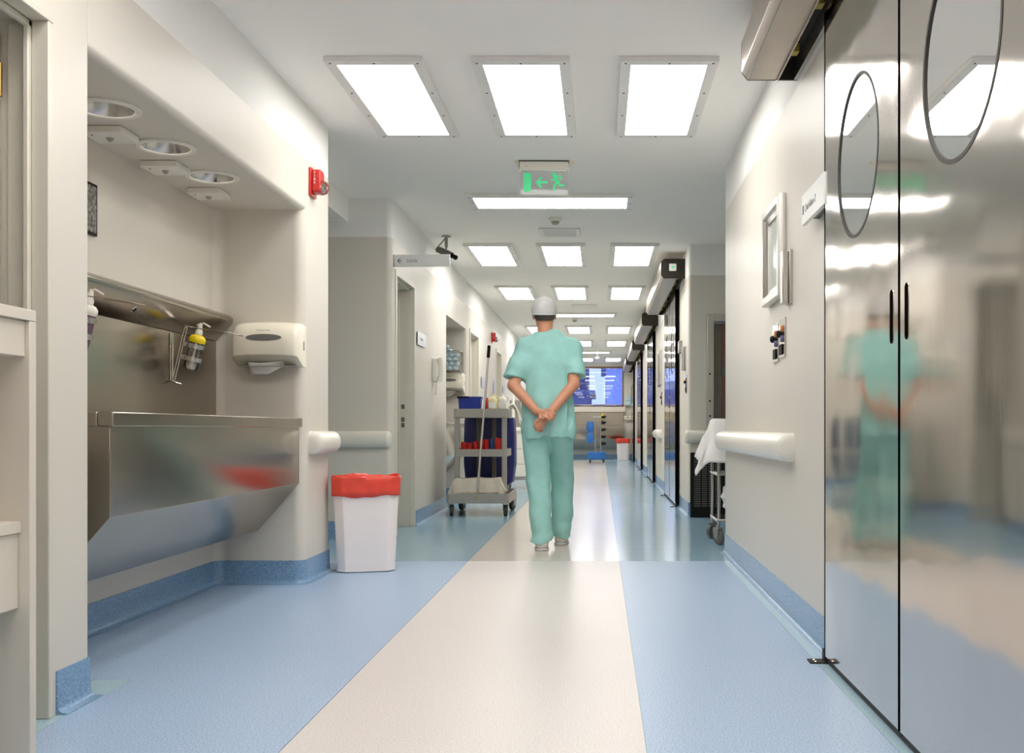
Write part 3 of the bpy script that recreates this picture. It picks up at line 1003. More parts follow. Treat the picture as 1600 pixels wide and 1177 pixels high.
# ------------------------------------------------------------------ waste bins
def chamf(w, d, c, z, jit=0.0, sag=None):
    p = rpoly([(-w / 2 + c, -d / 2, 0.01), (w / 2 - c, -d / 2, 0.01), (w / 2, -d / 2 + c, 0.01), (w / 2, d / 2 - c, 0.01), (w / 2 - c, d / 2, 0.01), (-w / 2 + c, d / 2, 0.01), (-w / 2, d / 2 - c, 0.01), (-w / 2, -d / 2 + c, 0.01)], 2)
    # subdivide the straight runs so that film can crease
    out = []
    n = len(p)
    for i in range(n):
        a, b = p[i], p[(i + 1) % n]
        L = math.hypot(b[0] - a[0], b[1] - a[1])
        k = max(1, int(L / 0.02))
        for j in range(k):
            out.append((a[0] + (b[0] - a[0]) * j / k, a[1] + (b[1] - a[1]) * j / k))
    return [(x, y, z) for x, y in out]
def make_bin(loc, rz, label, h=0.575, w=0.40, d=0.30, seed=1):
    rnd = random.Random(seed)
    t = thing('waste_bin', label, 'waste bin', loc, rz)
    ang = [rnd.uniform(0, 6.28) for _ in range(6)]
    base = chamf(1, 1, 0.1, 0)
    def ring(k, z, grow=0.0, wob=0.0):
        ww = w * (0.86 + 0.14 * k) + 2 * grow
        dd = d * (0.86 + 0.14 * k) + 2 * grow
        pts = chamf(w, d, 0.055, z)
        out = []
        for x, y, _ in pts:
            a = math.atan2(y / d, x / w)
            wv = wob * (0.55 * math.sin(5 * a + ang[0]) + 0.5 * math.sin(11 * a + ang[1]) + 0.4 * math.sin(19 * a + ang[2]))
            f = 1 + (wv if wob else 0) / 0.2
            out.append((x * ww / w * f, y * dd / d * f, z))
        return out
    MB().loft([ring(-0.05, 0.0, -0.012), ring(0, 0.012), ring(0.05, 0.03), ring(0.97, h - 0.01), ring(1.0, h), ring(0.97, h, -0.006), ring(0.02, 0.02, -0.008)], True, True).build('body', M_bin, t, smooth=True)
    # liner: up from inside, over the rim and folded down outside with a wavy hem
    rr = []
    for k, z, gr, wb in ((0.5, h * 0.5, -0.018, 0.004), (0.9, h - 0.06, -0.014, 0.004), (1.0, h + 0.004, -0.008, 0.002), (1.0, h + 0.012, 0.002, 0.002), (1.0, h + 0.004, 0.009, 0.002), (0.95, h - 0.03, 0.008, 0.004), (0.9, h - 0.075, 0.008, 0.003), (0.87, h - 0.112, 0.009, 0.003)):
        rr.append(ring(k, z, gr, wb))
    hem = [(x, y, z + 0.006 * math.sin(3 * math.atan2(y, x) + ang[3]) + 0.003 * math.sin(9 * math.atan2(y, x) + ang[4])) for x, y, z in rr[-1]]
    rr[-1] = hem
    top = [(x, y, z + 0.006 * math.sin(4 * math.atan2(y, x) + ang[5]) + 0.003 * math.sin(13 * math.atan2(y, x))) for x, y, z in rr[3]]
    rr[3] = top
    MB().loft(rr, False, False).build('liner', M_liner, t, smooth=True, solid=0.0015)
    MB().loft([ring(0.0, 0.006, 0.003), ring(0.01, 0.016, 0.003)]).build('base_rim', M_bin, t, smooth=True)
    return t
make_bin((-1.455, 6.36, 0), R(14), 'white waste bin with red liner standing by the corner in front', seed=3)
make_bin((0.62, 27.9, 0), 0, 'white waste bin with red liner at the far end, left of the pair', seed=5, h=0.58, w=0.36)
make_bin((0.98 - 0.1 - 0.05 + 0.23, 28.35, 0), 0, 'white waste bin with red liner at the far end, half behind its twin', seed=8, h=0.58, w=0.30) if False else None

# ------------------------------------------------------------------ signs, camera, phone on the left wall
t = thing('exit_flag_sign', 'white flag sign with left arrow and the word Salida', 'sign', (XL, 8.27, 2.18), R(-4))
MB().box(0.0, 0.012, -0.02, 0.02, 0.0, 0.098).build('wall_bracket', M_alu, t, bevel=0.002)
MB().box(0.0122, 0.462, -0.008, 0.008, 0.0, 0.098).build('panel', M_signw, t, bevel=0.0015)
a = MB()
a.box(0.038, 0.072, -0.0092, -0.0082, 0.0465, 0.0515)
a.prism([(0.032, 0.049), (0.055, 0.070), (0.060, 0.066), (0.041, 0.049)], -0.0092, -0.0082, 'y')
a.prism([(0.032, 0.049), (0.041, 0.049), (0.060, 0.032), (0.055, 0.028)], -0.0092, -0.0082, 'y')
a.build('arrow', M_inkd, t)
text('Salida', 0.040, M_ink, t, (0.108, -0.0085, 0.037), (R(90), 0, 0))

def plate(loc, label, w=0.24, h=0.13, lines=1, out=0.016):
    t = thing('room_plate', label, 'sign', loc)
    MB().box(0.0, out - 0.006, -w * 0.3, w * 0.3, -h * 0.3, h * 0.3).build('standoff', M_alu, t)
    MB().box(out - 0.0058, out, -w / 2, w / 2, -h / 2, h / 2).build('panel', M_plate, t, bevel=0.001)
    return t
p1 = plate((XL, 9.5, 1.70), 'silver room plate beside the first open door on the left wall', 0.42, 0.12)
text('Vestuario', 0.04, M_ink, p1, (0.0163, -0.10, -0.012), (R(90), 0, R(90)))
plate((XL, 14.45, 1.53), 'silver room plate beside the second door on the left wall', 0.3, 0.15)
plate((XL, 16.0, 1.47), 'tall narrow steel plate left of the third door', 0.16, 0.3)
plate((XL, 17.55, 1.53), 'silver room plate just past the third door on the left wall', 0.26, 0.14)
plate((XL, 15.6, 1.10), 'low steel plate on the left wall above the jugs', 0.3, 0.2)
plate((XL, 18.9, 2.12), 'small white box high on the left wall', 0.16, 0.16)

t = thing('wall_phone', 'cream wall telephone with coiled cord beside the second niche', 'telephone', (XL, 10.22, 1.46))
MB().prism(rrect(0.13, 0.245, 0.02, 4), 0.0, 0.045, 'x').build('base', M_white, t, bevel=0.008)
hs = []
for k in range(13):
    u = k / 12
    z = -0.115 + 0.23 * u
    fat = 0.020 + 0.012 * (abs(u - 0.5) * 2) ** 2
    hs.append((0.078 - 0.016 * (abs(u - 0.5) * 2) ** 2 + 0.004, -0.02, z))
MB().tube(hs, [0.026 + 0.008 * (abs(k / 12 - 0.5) * 2) ** 3 for k in range(13)], 12).build('handset', M_white, t, smooth=True)
cd = []
for k in range(140):
    u = k / 139
    s = u * 2 - 1
    x = 0.03
    y = -0.02 + 0.07 * u
    z = -0.115 - 0.13 * (1 - s * s)
    a = 2 * PI * 26 * u
    cd.append((x + 0.007 * math.cos(a), y + 0.007 * math.sin(a), z))
MB().tube(cd, 0.0022, 5).build('coiled_cord', M_white, t, smooth=True)

t = thing('security_camera', 'grey security camera hanging from the ceiling above the flag sign', 'camera', (-1.475, 9.8, CH), R(-35))
MB().lathe([(0.045, -0.001), (0.045, -0.010), (0.018, -0.014)], 16).build('ceiling_mount', M_grey, t, smooth=True)
MB().cyl((0, 0, -0.012), (0, 0, -0.11), 0.016, 12).cyl((0, 0, -0.11), (0, 0, -0.14), 0.008, 10).build('stem', M_grey, t, smooth=True)
Mc = Matrix.Translation((0, 0, -0.165)) @ Matrix.Rotation(R(24), 4, 'Y')
b = MB().box(-0.11, 0.07, -0.03, 0.03, -0.028, 0.028, Mc).build('body', M_dgrey, t, bevel=0.004)
M2 = Mc @ Matrix.Rotation(R(90), 4, 'Y')
MB().lathe([(0.020, 0.0705), (0.022, 0.09), (0.019, 0.10), (0.023, 0.125), (0.023, 0.14), (0.016, 0.141)], 16, M2).build('lens', M_black, b, smooth=True)
MB().tube([(-0.01, 0.0, -0.02), (-0.06, 0.02, -0.04), (-0.13, 0.02, -0.09), (-0.14, 0.0, -0.12), (-0.108, 0, -0.125)], 0.005).build('cable', M_dgrey, t, smooth=True)

# second niche: wire basket of wrapped brush packets
t = thing('wire_basket', 'steel wire basket of blue packets high in the second niche', 'basket', (-1.93, 12.70, 1.575))
bw, bd, bh = 0.46, 0.30, 0.24
m = MB()
for z in (0.0, bh * 0.5, bh):
    m.tube([(-bw / 2, 0, z), (bw / 2, 0, z), (bw / 2, -bd, z), (-bw / 2, -bd, z)], 0.0045 if z != bh * 0.5 else 0.003, 6, True)
m.build('rim_wires', M_chrome, t, smooth=True)
m = MB()
for k in range(12):
    x = -bw / 2 + bw * k / 11
    m.tube([(x, -bd, bh), (x, -bd, 0), (x, 0, 0), (x, 0, bh)], 0.0022, 5)
for k in range(1, 7):
    y = -bd * k / 7
    m.tube([(-bw / 2, y, bh), (-bw / 2, y, 0), (bw / 2, y, 0), (bw / 2, y, bh)], 0.0022, 5)
o = m.build('mesh_wires', M_chrome, t, smooth=True)
pk = MB()
rings = []
for k, (yy, s) in enumerate(((-0.046, 0.25), (-0.040, 0.8), (-0.030, 1.0), (0.030, 1.0), (0.040, 0.8), (0.046, 0.25))):
    rings.append([(0.030 * s * math.copysign(abs(math.cos(a)) ** 0.6, math.cos(a)), yy, 0.026 * s * math.copysign(abs(math.sin(a)) ** 0.6, math.sin(a))) for a in [2 * PI * q / 12 for q in range(12)]])
pk.loft(rings)
pproto = None
rnd = random.Random(4)
spots = []
for layer in range(7):
    z = 1.605 + layer * 0.053
    wid = 0.42 if layer < 4 else 0.42 - 0.075 * (layer - 3)
    n = int(wid / 0.065)
    for q in range(n):
        x = -1.93 + wid * ((q + 0.5) / n - 0.5) - (0.03 * max(0, layer - 3))
        spots.append((x + (0.015 if layer % 2 else -0.01), 12.70 - 0.235 + 0.012 * (layer % 2), z))
for x, y, z in spots:
    rz = rnd.uniform(-0.35, 0.35)
    if pproto is None:
        pproto = pk.build('brush_packet', M_packet, smooth=True, loc=(x, y, z))
        pproto.rotation_euler = (rnd.uniform(-.08, .08), rnd.uniform(-.2, .2), rz * .5)
        tag(pproto, 'pale blue wrapped packet piled in the wire basket', 'packet', 'brush packets in the wire basket')
    else:
        c = dup(pproto, (x, y, z))
        c.rotation_euler = (rnd.uniform(-.08, .08), rnd.uniform(-.2, .2), rz * .5)
# ------------------------------------------------------------------ steel sliding doors
DX = 0.838            # face of the leaves
LW, LH, LT = 0.94, 2.43, 0.042
def make_leaf(handle_y):
    """local: face at x=0 looking to -x, y along the leaf, centred"""
    t = thing('sliding_door_leaf', 'x', 'sliding door', (DX, 0, 0.0))
    m = MB()
    plate_hole(m, -LW / 2, LW / 2, 0.03, LH, 0, 1.77, 0.262, lambda a, b, c: (c, a, b), 0.0, LT, 56)
    p = m.build('panel', M_steel, t, bevel=0.0)
    # window: dark gasket, inner ring and glass
    Mw = Matrix.Translation((0, 0, 1.77)) @ Matrix.Rotation(R(90), 4, 'Y')
    wn = MB().lathe([(0.265, -0.0012), (0.2540, -0.0012), (0.2525, 0.005), (0.2615, 0.005), (0.2615, 0.0005), (0.265, -0.0003), (0.265, -0.0012)], 56, Mw, False, False).build('window_gasket', M_rubber, t, smooth=True)
    MB().lathe([(0.2530, 0.0035), (0.0005, 0.0035)], 56, Mw, False, False).build('glass', M_round, wn)
    MB().lathe([(0.2612, 0.0055), (0.240, 0.008), (0.240, 0.038), (0.2612, 0.038)], 56, Mw, False, False).build('inner_ring', M_alu, wn, smooth=True)
    hy = handle_y
    hh = rrect(0.030, 0.155, 0.0149, 6, hy, 1.20)
    h = MB().prism(rrect(0.034, 0.159, 0.0169, 6, hy, 1.20), -0.0012, -0.0002, 'x').build('pull_rim', M_chrome, t, smooth=True)
    MB().prism(hh, -0.0020, -0.0013, 'x').build('pull_recess', M_slot, h)
    for y0, y1 in ((-LW / 2 - 0.006, -LW / 2 - 0.0003), (LW / 2 + 0.0003, LW / 2 + 0.006)):
        MB().box(-0.0015, LT, y0, y1, 0.03, LH).build('edge_seal', M_slot, t)
    MB().box(0.008, LT - 0.008, -LW / 2, LW / 2, 0.012, 0.0295).build('bottom_sweep', M_rubber, t)
    return t
gap = 0.007
leafF = make_leaf(-LW / 2 + 0.065)     # far leaf: pull near its near edge
leafN = make_leaf(LW / 2 - 0.065)
CEN = [2.872] + DOORC
ORD = ['nearest doorway on the right', 'second steel doorway, past the black grille', 'third steel doorway down the corridor', 'fourth steel doorway down the corridor', 'farthest steel doorway by the end window']
GD = 'steel sliding door leaves'
for i, c in enumerate(CEN):
    la = 'far-side steel door leaf with round window, %s' % ORD[i]
    lb = 'near-side steel door leaf with round window, %s' % ORD[i]
    if i == 0:
        leafF.location = (DX, c + LW / 2 + gap, 0)
        leafN.location = (DX, c - LW / 2 - gap, 0)
        tag(leafF, la, None, GD)
        tag(leafN, lb, None, GD)
    else:
        dup(leafF, (DX, c + LW / 2 + gap, 0), la)
        dup(leafN, (DX, c - LW / 2 - gap, 0), lb)

# operators above the doors
OL = 3.45
def make_operator():
    t = thing('door_operator', 'x', 'door operator', (XR, 0, 2.44))
    cover = rpoly([(-0.095, 0.0), (-0.225, 0.0, 0.004), (-0.252, 0.035, 0.01), (-0.252, 0.175, 0.02), (-0.22, 0.205, 0.01), (-0.001, 0.205), (-0.001, 0.195), (-0.215, 0.195), (-0.242, 0.17), (-0.242, 0.04), (-0.218, 0.010), (-0.095, 0.010)], 3)
    h = OL / 2
    MB().prism(cover, -h + 0.012, h - 0.012, 'y').build('cover', M_opst, t, smooth=True)
    MB().box(-0.098, -0.092, -h + 0.012, h - 0.012, -0.012, 0.03).build('cover_lip', M_opst, t)
    MB().box(-0.226, -0.224, -h + 0.012, h - 0.012, -0.0015, 0.001).build('seam', M_dgrey, t)
    MB().box(-0.018, -0.001, -h + 0.012, h - 0.012, 0.0, 0.19).build('back_plate', M_alu, t)
    tr = MB().box(-0.088, -0.02, -h + 0.012, h - 0.012, 0.075, 0.10).build('track', M_black, t)
    for k in range(7):
        y = -h + 0.25 + k * 0.49
        MB().box(-0.078, -0.04, y, y + 0.055, 0.035, 0.0745).build('roller_block', M_yrol, tr, bevel=0.004)
        MB().cyl((-0.06, y + 0.2, 0.06), (-0.06, y + 0.36, 0.06), 0.006, 8).build('belt_clamp', M_chrome, tr)
    capp = rpoly([(-0.001, 0.0), (-0.225, 0.0, 0.004), (-0.252, 0.035, 0.01), (-0.252, 0.175, 0.02), (-0.22, 0.205, 0.01), (-0.001, 0.205)], 3)
    for a, b in ((-h, -h + 0.0118), (h - 0.0118, h)):
        MB().prism(capp, a, b, 'y').build('end_cap', M_dark, t)
    return t
M_yrol = mat('yellow_block', rgb(176, 158, 60), rough=0.45, var=0.1)
op = make_operator()
GO = 'door operators above the steel doors'
for i, c in enumerate(CEN):
    lab = 'long aluminium door operator box above the %s' % ORD[i]
    if i == 0:
        op.location = (XR, c, 2.44)
        tag(op, lab, None, GO)
    else:
        o = dup(op, (XR, c, 2.44), lab)
        if i == 1:
            s = MB().prism(rrect(0.075, 0.075, 0.008, 3, -0.13, 0.115), -OL / 2 - 0.014, -OL / 2 - 0.0002, 'y').build('mode_switch', M_signw, o, bevel=0.002)
            MB().box(-0.142, -0.118, -OL / 2 - 0.0155, -OL / 2 - 0.0142, 0.106, 0.124).build('indicator', M_green, s)
# floor guides
def make_guide():
    t = thing('floor_guide', 'x', 'door guide', (DX, 0, 0))
    MB().box(0.012, 0.030, -LW - 0.02, LW + 0.02, 0.0, 0.010).build('guide_rail', M_rubber, t)
    for y in (-LW - 0.045, LW + 0.03):
        b = MB().box(-0.055, 0.045, y - 0.025, y + 0.04, 0.0, 0.006).box(-0.002, 0.01, y - 0.02, y + 0.02 if y > 0 else y + 0.01, 0.006, 0.05).build('bracket', M_dark, t, bevel=0.002)
        for dy in (-0.008, 0.022):
            MB().lathe([(0.006, 0.0061), (0.004, 0.009)], 8, Matrix.Translation((-0.032, y + dy, 0))).build('screw', M_chrome, b)
    return t
gd = make_guide()
for i, c in enumerate(CEN):
    lab = 'dark floor guide rail under the doors of the %s' % ORD[i]
    if i == 0:
        gd.location = (DX, c, 0)
        tag(gd, lab, None, 'floor guides of the steel doors')
    else:
        dup(gd, (DX, c, 0), lab)

# ------------------------------------------------------------------ fittings on the right wall
def make_viewer(y, label):
    """small steel framed window in the wall, looking to -x"""
    t = thing('wall_viewer', label, 'window', (XR, y, 1.755))
    w, h = 0.50, 0.49
    prof = [(0.0, 0.0), (0.0, -0.030), (0.006, -0.040), (0.040, -0.040), (0.046, -0.034), (0.050, -0.026), (0.072, -0.018), (0.074, -0.004)]
    rings = [[(d, -w / 2 + i, -h / 2 + i), (d, w / 2 - i, -h / 2 + i), (d, w / 2 - i, h / 2 - i), (d, -w / 2 + i, h / 2 - i)] for i, d in prof]
    MB().loft(rings, False, False).build('frame', M_alu, t, smooth=True)
    MB().box(-0.010, -0.003, -w / 2 + 0.06, w / 2 - 0.06, -h / 2 + 0.06, h / 2 - 0.06).build('pane', M_screenm, t)
    return t
make_viewer(5.12, 'steel framed viewing pane on the near right wall')
make_viewer(14.95, 'steel framed viewing pane on the right wall past the first far doorway')

def make_bar(y, z, label):
    t = thing('touch_bar', label, 'switch', (XR, y, z))
    MB().box(-0.014, 0, -0.055, 0.055, -0.125, 0.125).build('base', M_alu, t, bevel=0.002)
    MB().box(-0.042, -0.0142, -0.03, 0.03, -0.122, 0.122).build('bar', M_alu, t, bevel=0.004)
    return t
make_bar(4.77, 1.58, 'vertical steel touch bar beside the near viewing pane')
make_bar(10.62, 1.60, 'vertical steel touch bar on the right wall before the second doorway')

def make_switches(y, z, label):
    t = thing('switch_plate', label, 'switch', (XR, y, z))
    MB().box(-0.008, 0, -0.075, 0.075, -0.095, 0.095).build('plate', M_chrome, t, bevel=0.002)
    o = MB().lathe([(0.017, 0), (0.017, 0.006), (0.012, 0.009)], 14, Matrix.Translation((-0.0082, -0.02, 0.045)) @ Matrix.Rotation(R(-90), 4, 'Y')).build('orange_button', M_orange, t, smooth=True)
    MB().lathe([(0.018, 0), (0.018, 0.012), (0.012, 0.02)], 14, Matrix.Translation((-0.0082, 0.03, 0.022)) @ Matrix.Rotation(R(-90), 4, 'Y')).build('key_switch', M_black, t, smooth=True)
    MB().lathe([(0.016, 0), (0.016, 0.006), (0.012, 0.009)], 14, Matrix.Translation((-0.0082, -0.02, -0.005)) @ Matrix.Rotation(R(-90), 4, 'Y')).build('violet_button', M_violet, t, smooth=True)
    MB().box(-0.014, -0.0082, -0.035, 0.045, -0.08, -0.03).build('socket', M_black, t, bevel=0.003)
    return t
make_switches(5.135, 1.305, 'steel switch plate with orange button, left of the near pair')
make_switches(4.955, 1.315, 'steel switch plate with orange button, right of the near pair')
make_switches(10.50, 1.33, 'steel switch plate on the right wall above the black grille')
make_switches(14.7, 1.30, 'steel switch plate under the far viewing pane')
t = thing('thermostat', 'small grey control box high on the right wall before the second doorway', 'thermostat', (XR, 11.15, 1.76))
MB().box(-0.035, 0, -0.09, 0.09, -0.065, 0.065).build('housing', M_grey, t, bevel=0.004)
MB().box(-0.037, -0.0352, -0.06, -0.01, -0.03, 0.03).build('display', M_signw, t)
t = thing('thermostat', 'small grey control box on the right wall past the first far doorway', 'thermostat', (XR, 15.25, 1.55))
MB().box(-0.035, 0, -0.05, 0.05, -0.06, 0.06).build('housing', M_grey, t, bevel=0.004)
MB().box(-0.037, -0.0352, -0.03, 0.01, -0.03, 0.03).build('display', M_dgrey, t)

# operating theatre sign, tilted off the wall
t = thing('theatre_sign', 'white sign lettered Quirófano on the right wall at the door edge', 'sign', (XR, 4.03, 1.775))
MB().box(-0.035, 0.0, -0.15, 0.12, -0.048, 0.035).build('standoff', M_dgrey, t)
Ms = Matrix.Translation((-0.045, 0, 0)) @ Matrix.Rotation(R(0), 4, 'Y')
p = MB().box(-0.008, 0.0095, -0.22, 0.20, -0.06, 0.06, Ms).build('panel', M_signw, t, bevel=0.001)
text('Quirófano 2', 0.042, M_ink, p, (-0.0534, 0.135, -0.016), (R(90), 0, R(-90)))
text('B', 0.055, M_inkd, p, (-0.0534, 0.185, -0.020), (R(90), 0, R(-90)))

# ------------------------------------------------------------------ the bay on the right
t = thing('hose_cabinet', 'steel framed glass cabinet with a red pipe on the bay wall', 'cabinet', (1.06, 10.26, 0.90))
W, H, f = 0.8, 1.12, 0.075
for a, b, c, d in ((0, f, 0, H), (W - f, W, 0, H), (f, W - f, 0, f), (f, W - f, H - f, H)):
    MB().box(a, b, -0.012, -0.0005, c, d).build('back_flange', M_alu, t)
MB().box(f, W - f, 0.235, 0.25, f, H - f).box(f - 0.002, f, 0.155, 0.25, f, H - f).box(W - f, W - f + 0.002, 0.155, 0.25, f, H - f)\
    .box(f, W - f, 0.155, 0.235, f - 0.002, f).box(f, W - f, 0.155, 0.235, H - f, H - f + 0.002).build('liner', M_inner, t)
for a, b, c, d in ((0.012, f, 0.012, H - 0.012), (W - f, W - 0.012, 0.012, H - 0.012), (f, W - f, 0.012, f), (f, W - f, H - f, H - 0.012)):
    MB().box(a, b, -0.032, -0.0125, c, d).build('door_frame', M_alu, t, bevel=0.003)
for z in (0.25, 0.52, 0.10):
    MB().lathe([(0.010, 0), (0.008, 0.006)], 10, Matrix.Translation((0.035, -0.0322, z)) @ Matrix.Rotation(R(90), 4, 'X')).build('rivet', M_black, t)
MB().box(f, W - f, -0.024, -0.020, f, H - f).build('glass', M_clear, t)
MB().cyl((0.185, -0.0 - 0.014, f), (0.185, -0.014, H - f), 0.005, 8).build('hose_liner', M_pipe, t) if False else None
# pipe stands in a shallow case
t2 = thing('fire_pipe', 'red vertical fire pipe with grey coupling behind the cabinet glass', 'pipe', (1.06 + 0.19, 10.26, 0.98))
MB().cyl((0, 0.10, 0.0), (0, 0.10, 0.96), 0.028, 20).build('pipe', M_pipe, t2, smooth=True)
MB().lathe([(0.034, 0.42), (0.037, 0.43), (0.037, 0.51), (0.034, 0.52)], 20, Matrix.Translation((0, 0.10, 0))).build('coupling', M_dgrey, t2, smooth=True)

t = thing('grille_unit', 'black slotted plastic grille panel standing against the bay wall', 'grille', (0.885, 10.06, 0))
gw, gh = 0.34, 0.64
MB().box(0.02, gw - 0.02, 0.035, 0.15, 0.02, gh - 0.02).build('back_body', M_black, t, bevel=0.008)
fr = MB()
for a, b, c, d in ((0, 0.035, 0, gh), (gw - 0.035, gw, 0, gh), (0.035, gw - 0.035, 0, 0.10), (0.035, gw - 0.035, gh - 0.06, gh)):
    fr.box(a, b, 0, 0.03, c, d)
fr.build('front_frame', M_black, t, bevel=0.006)
sl = MB()
for k in range(22):
    z = 0.108 + k * 0.0215
    sl.box(0.035, gw - 0.035, 0.004, 0.02, z, z + 0.010)
o = sl.build('slats', M_dgrey, t)
o['kind'] = 'stuff'
for x in (0.10, 0.165, 0.23):
    MB().box(x, x + 0.012, 0.002, 0.022, 0.10, gh - 0.06).build('mullion', M_black, t)

# utility trolley with cloth
def castor(parent, x, y, r=0.055, ang=0.0, mat_w=None, wid=0.028, z=0.0, name='castor'):
    ca = math.cos(ang)
    Mz = Matrix.Translation((x, y, z)) @ Matrix.Rotation(ang, 4, 'Z')
    m = MB()
    fork = [(-0.012, r * 0.75), (0.045, r * 0.95), (0.05, r * 2.15), (-0.02, r * 2.15)]
    # two cheek plates (local y is the roll direction)
    for s in (-1, 1):
        x0 = s * (wid / 2 + 0.004)
        m.prism([(p[0], p[1]) for p in fork], min(x0, x0 + s * 0.004), max(x0, x0 + s * 0.004), 'x', Mz)
    m.box(-wid / 2 - 0.008, wid / 2 + 0.008, -0.02, 0.05, r * 2.15, r * 2.15 + 0.006, Mz)
    m.lathe([(0.014, r * 2.15 + 0.006), (0.014, r * 2.15 + 0.03)], 12, Mz @ Matrix.Translation((0, 0.02, 0)))
    c = m.build(name, M_gunmetal, parent, bevel=0.001)
    Mw = Mz @ Matrix.Translation((0, 0, r)) @ Matrix.Rotation(R(90), 4, 'Y')
    w = MB().lathe([(r * 0.72, -wid / 2), (r * 0.94, -wid / 2), (r, -wid / 2 + 0.006), (r, wid / 2 - 0.006), (r * 0.94, wid / 2), (r * 0.72, wid / 2)], 28, Mw).build('tyre', mat_w or M_rubber, c, smooth=True)
    MB().lathe([(0.008, -wid / 2 - 0.010), (0.008, wid / 2 + 0.010)], 10, Mw).lathe([(r * 0.45, -wid / 2 - 0.002), (r * 0.35, wid / 2 + 0.002)], 16, Mw).build('hub', M_gunmetal, c)
    return c
ut = thing('utility_trolley', 'steel utility trolley on castors half hidden behind the right wall corner', 'trolley', (1.17, 8.02, 0))
for x in (-0.275, 0.275):
    for y in (-0.28, 0.18):
        MB().cyl((x, y, 0.14), (x, y, 0.93), 0.012, 14).build('post', M_chrome, ut, smooth=True)
        castor(ut, x, y - 0.02, 0.056, R(25) if y < 0 else R(-50), M_dgrey, 0.030)
for z in (0.17, 0.52):
    MB().box(-0.29, 0.29, -0.295, 0.195, z, z + 0.02).build('shelf', M_chrome, ut, bevel=0.003)
MB().box(-0.29, 0.29, -0.295, 0.195, 0.905, 0.92).build('top_shelf', M_chrome, ut, bevel=0.003)

def noise1(a, b, s):
    return math.sin(a * 3.1 + s) * 0.5 + math.sin(b * 4.3 + s * 2) * 0.3 + math.sin((a + b) * 7.7 + s * 3) * 0.2
# cloth over the top: lies on the tray and falls over its near end and its corridor side
g = []
for i in range(34):
    row = []
    u = i / 33
    for j in range(34):
        v = j / 33
        sx, sy = -0.60 + 0.78 * u, -0.66 + 0.72 * v
        ox, oy = max(0.0, -0.30 - sx), max(0.0, -0.31 - sy)
        x, y = max(sx, -0.30), max(sy, -0.31)
        dr = math.hypot(ox, oy)
        z = 0.945 + 0.008 * noise1(u * 6, v * 6, 1.0) - dr * 0.93
        fl = min(1.0, dr * 7)
        x -= 0.30 * ox + 0.06 * fl * (1 if oy > 0 else 0.3) * (1 - u) + 0.014 * fl * math.sin(v * 17 + 0.5)
        y -= 0.16 * oy + 0.02 * fl + 0.016 * fl * math.sin(u * 19)
        row.append((x, y, z))
    g.append(row)
o = MB().grid(g).build('white_cloth', M_wcloth, smooth=True, solid=0.004, loc=(1.17, 8.02, 0))
tag(o, 'white cotton cloth draped over the top of the utility trolley', 'cloth')
# folded towels and blue item on the lower shelves
def bundle(name, m, loc, sx, sy, sz, label, cat, seed=0, ribs=0):
    rings = []
    n = 28
    for k in range(13):
        ph = -PI / 2 + PI * k / 12
        rr = max(0.02, math.cos(ph)) ** 0.5
        ring = []
        for q in range(n):
            a = 2 * PI * q / n
            f = 1 + 0.05 * math.sin(5 * a + seed) + 0.04 * math.sin(9 * a + k + seed) + ribs * 0.05 * math.sin(k * 3.0 + seed)
            ring.append((sx * rr * f * math.copysign(abs(math.cos(a)) ** 0.7, math.cos(a)), sy * rr * f * math.copysign(abs(math.sin(a)) ** 0.7, math.sin(a)), sz * (math.sin(ph) + 1)))
        rings.append(ring)
    o = MB().loft(rings).build(name, m, smooth=True, loc=loc)
    tag(o, label, cat)
    return o
bundle('towel_bundle', M_wcloth, (1.14, 7.9, 0.193), 0.20, 0.16, 0.15, 'bundle of white towels on the bottom shelf of the utility trolley', 'towels', 2, 1)
bundle('blue_pack', M_bluec, (1.16, 7.9, 0.543), 0.17, 0.16, 0.05, 'blue wrapped pack on the middle shelf of the utility trolley', 'pack', 5)
o = MB().cyl((0, 0, 0), (-0.13, 0, 0.21), 0.007, 10).cyl((0, 0, 0), (0.02, 0, -0.03), 0.009, 10).build('white_rod', M_white, smooth=True, loc=(1.13, 7.95, 0.99))
tag(o, 'thin white rod leaning up from the draped cloth', 'rod')

# ------------------------------------------------------------------ cleaning cart
CX, CY = -1.215, 10.72
ct = thing('cleaning_cart', 'grey plastic cleaning cart with navy bag beside the second niche', 'cart', (CX, CY, 0))
fy = -0.34
for x in (-0.265, 0.215):
    MB().prism(rrect(0.05, 0.05, 0.01, 3, x + 0.025, fy + 0.025), 0.23, 0.985).build('post', M_grey, ct, bevel=0.003)
for x in (-0.13, 0.03):
    MB().prism(rrect(0.05, 0.03, 0.01, 3, x + 0.05, 0.20), 0.23, 0.985).build('post', M_dgrey, ct, bevel=0.003)
def tray(z0, z1, w, d, cy, name):
    m = MB()
    m.prism(rrect(w, d, 0.03, 4, 0, cy), z0, z0 + 0.02)
    t = 0.012
    outer = rrect(w, d, 0.03, 4, 0, cy)
    inner = rrect(w - 2 * t, d - 2 * t, 0.02, 4, 0, cy)
    n = len(outer)
    m.loft([[(x, y, z0 + 0.02) for x, y in outer], [(x, y, z1) for x, y in outer], [(x, y, z1) for x, y in inner], [(x, y, z0 + 0.0205) for x, y in inner]], False, False)
    return m.build(name, M_grey, ct, smooth=True)
tray(0.985, 1.075, 0.54, 0.60, -0.06, 'top_tray')
MB().prism(rrect(0.512, 0.572, 0.02, 4, 0, -0.06), 1.006, 1.062).build('top_deck', M_grey, ct)
tray(0.59, 0.665, 0.53, 0.58, -0.06, 'middle_shelf')
tray(0.13, 0.225, 0.62, 0.92, -0.10, 'bottom_tray')
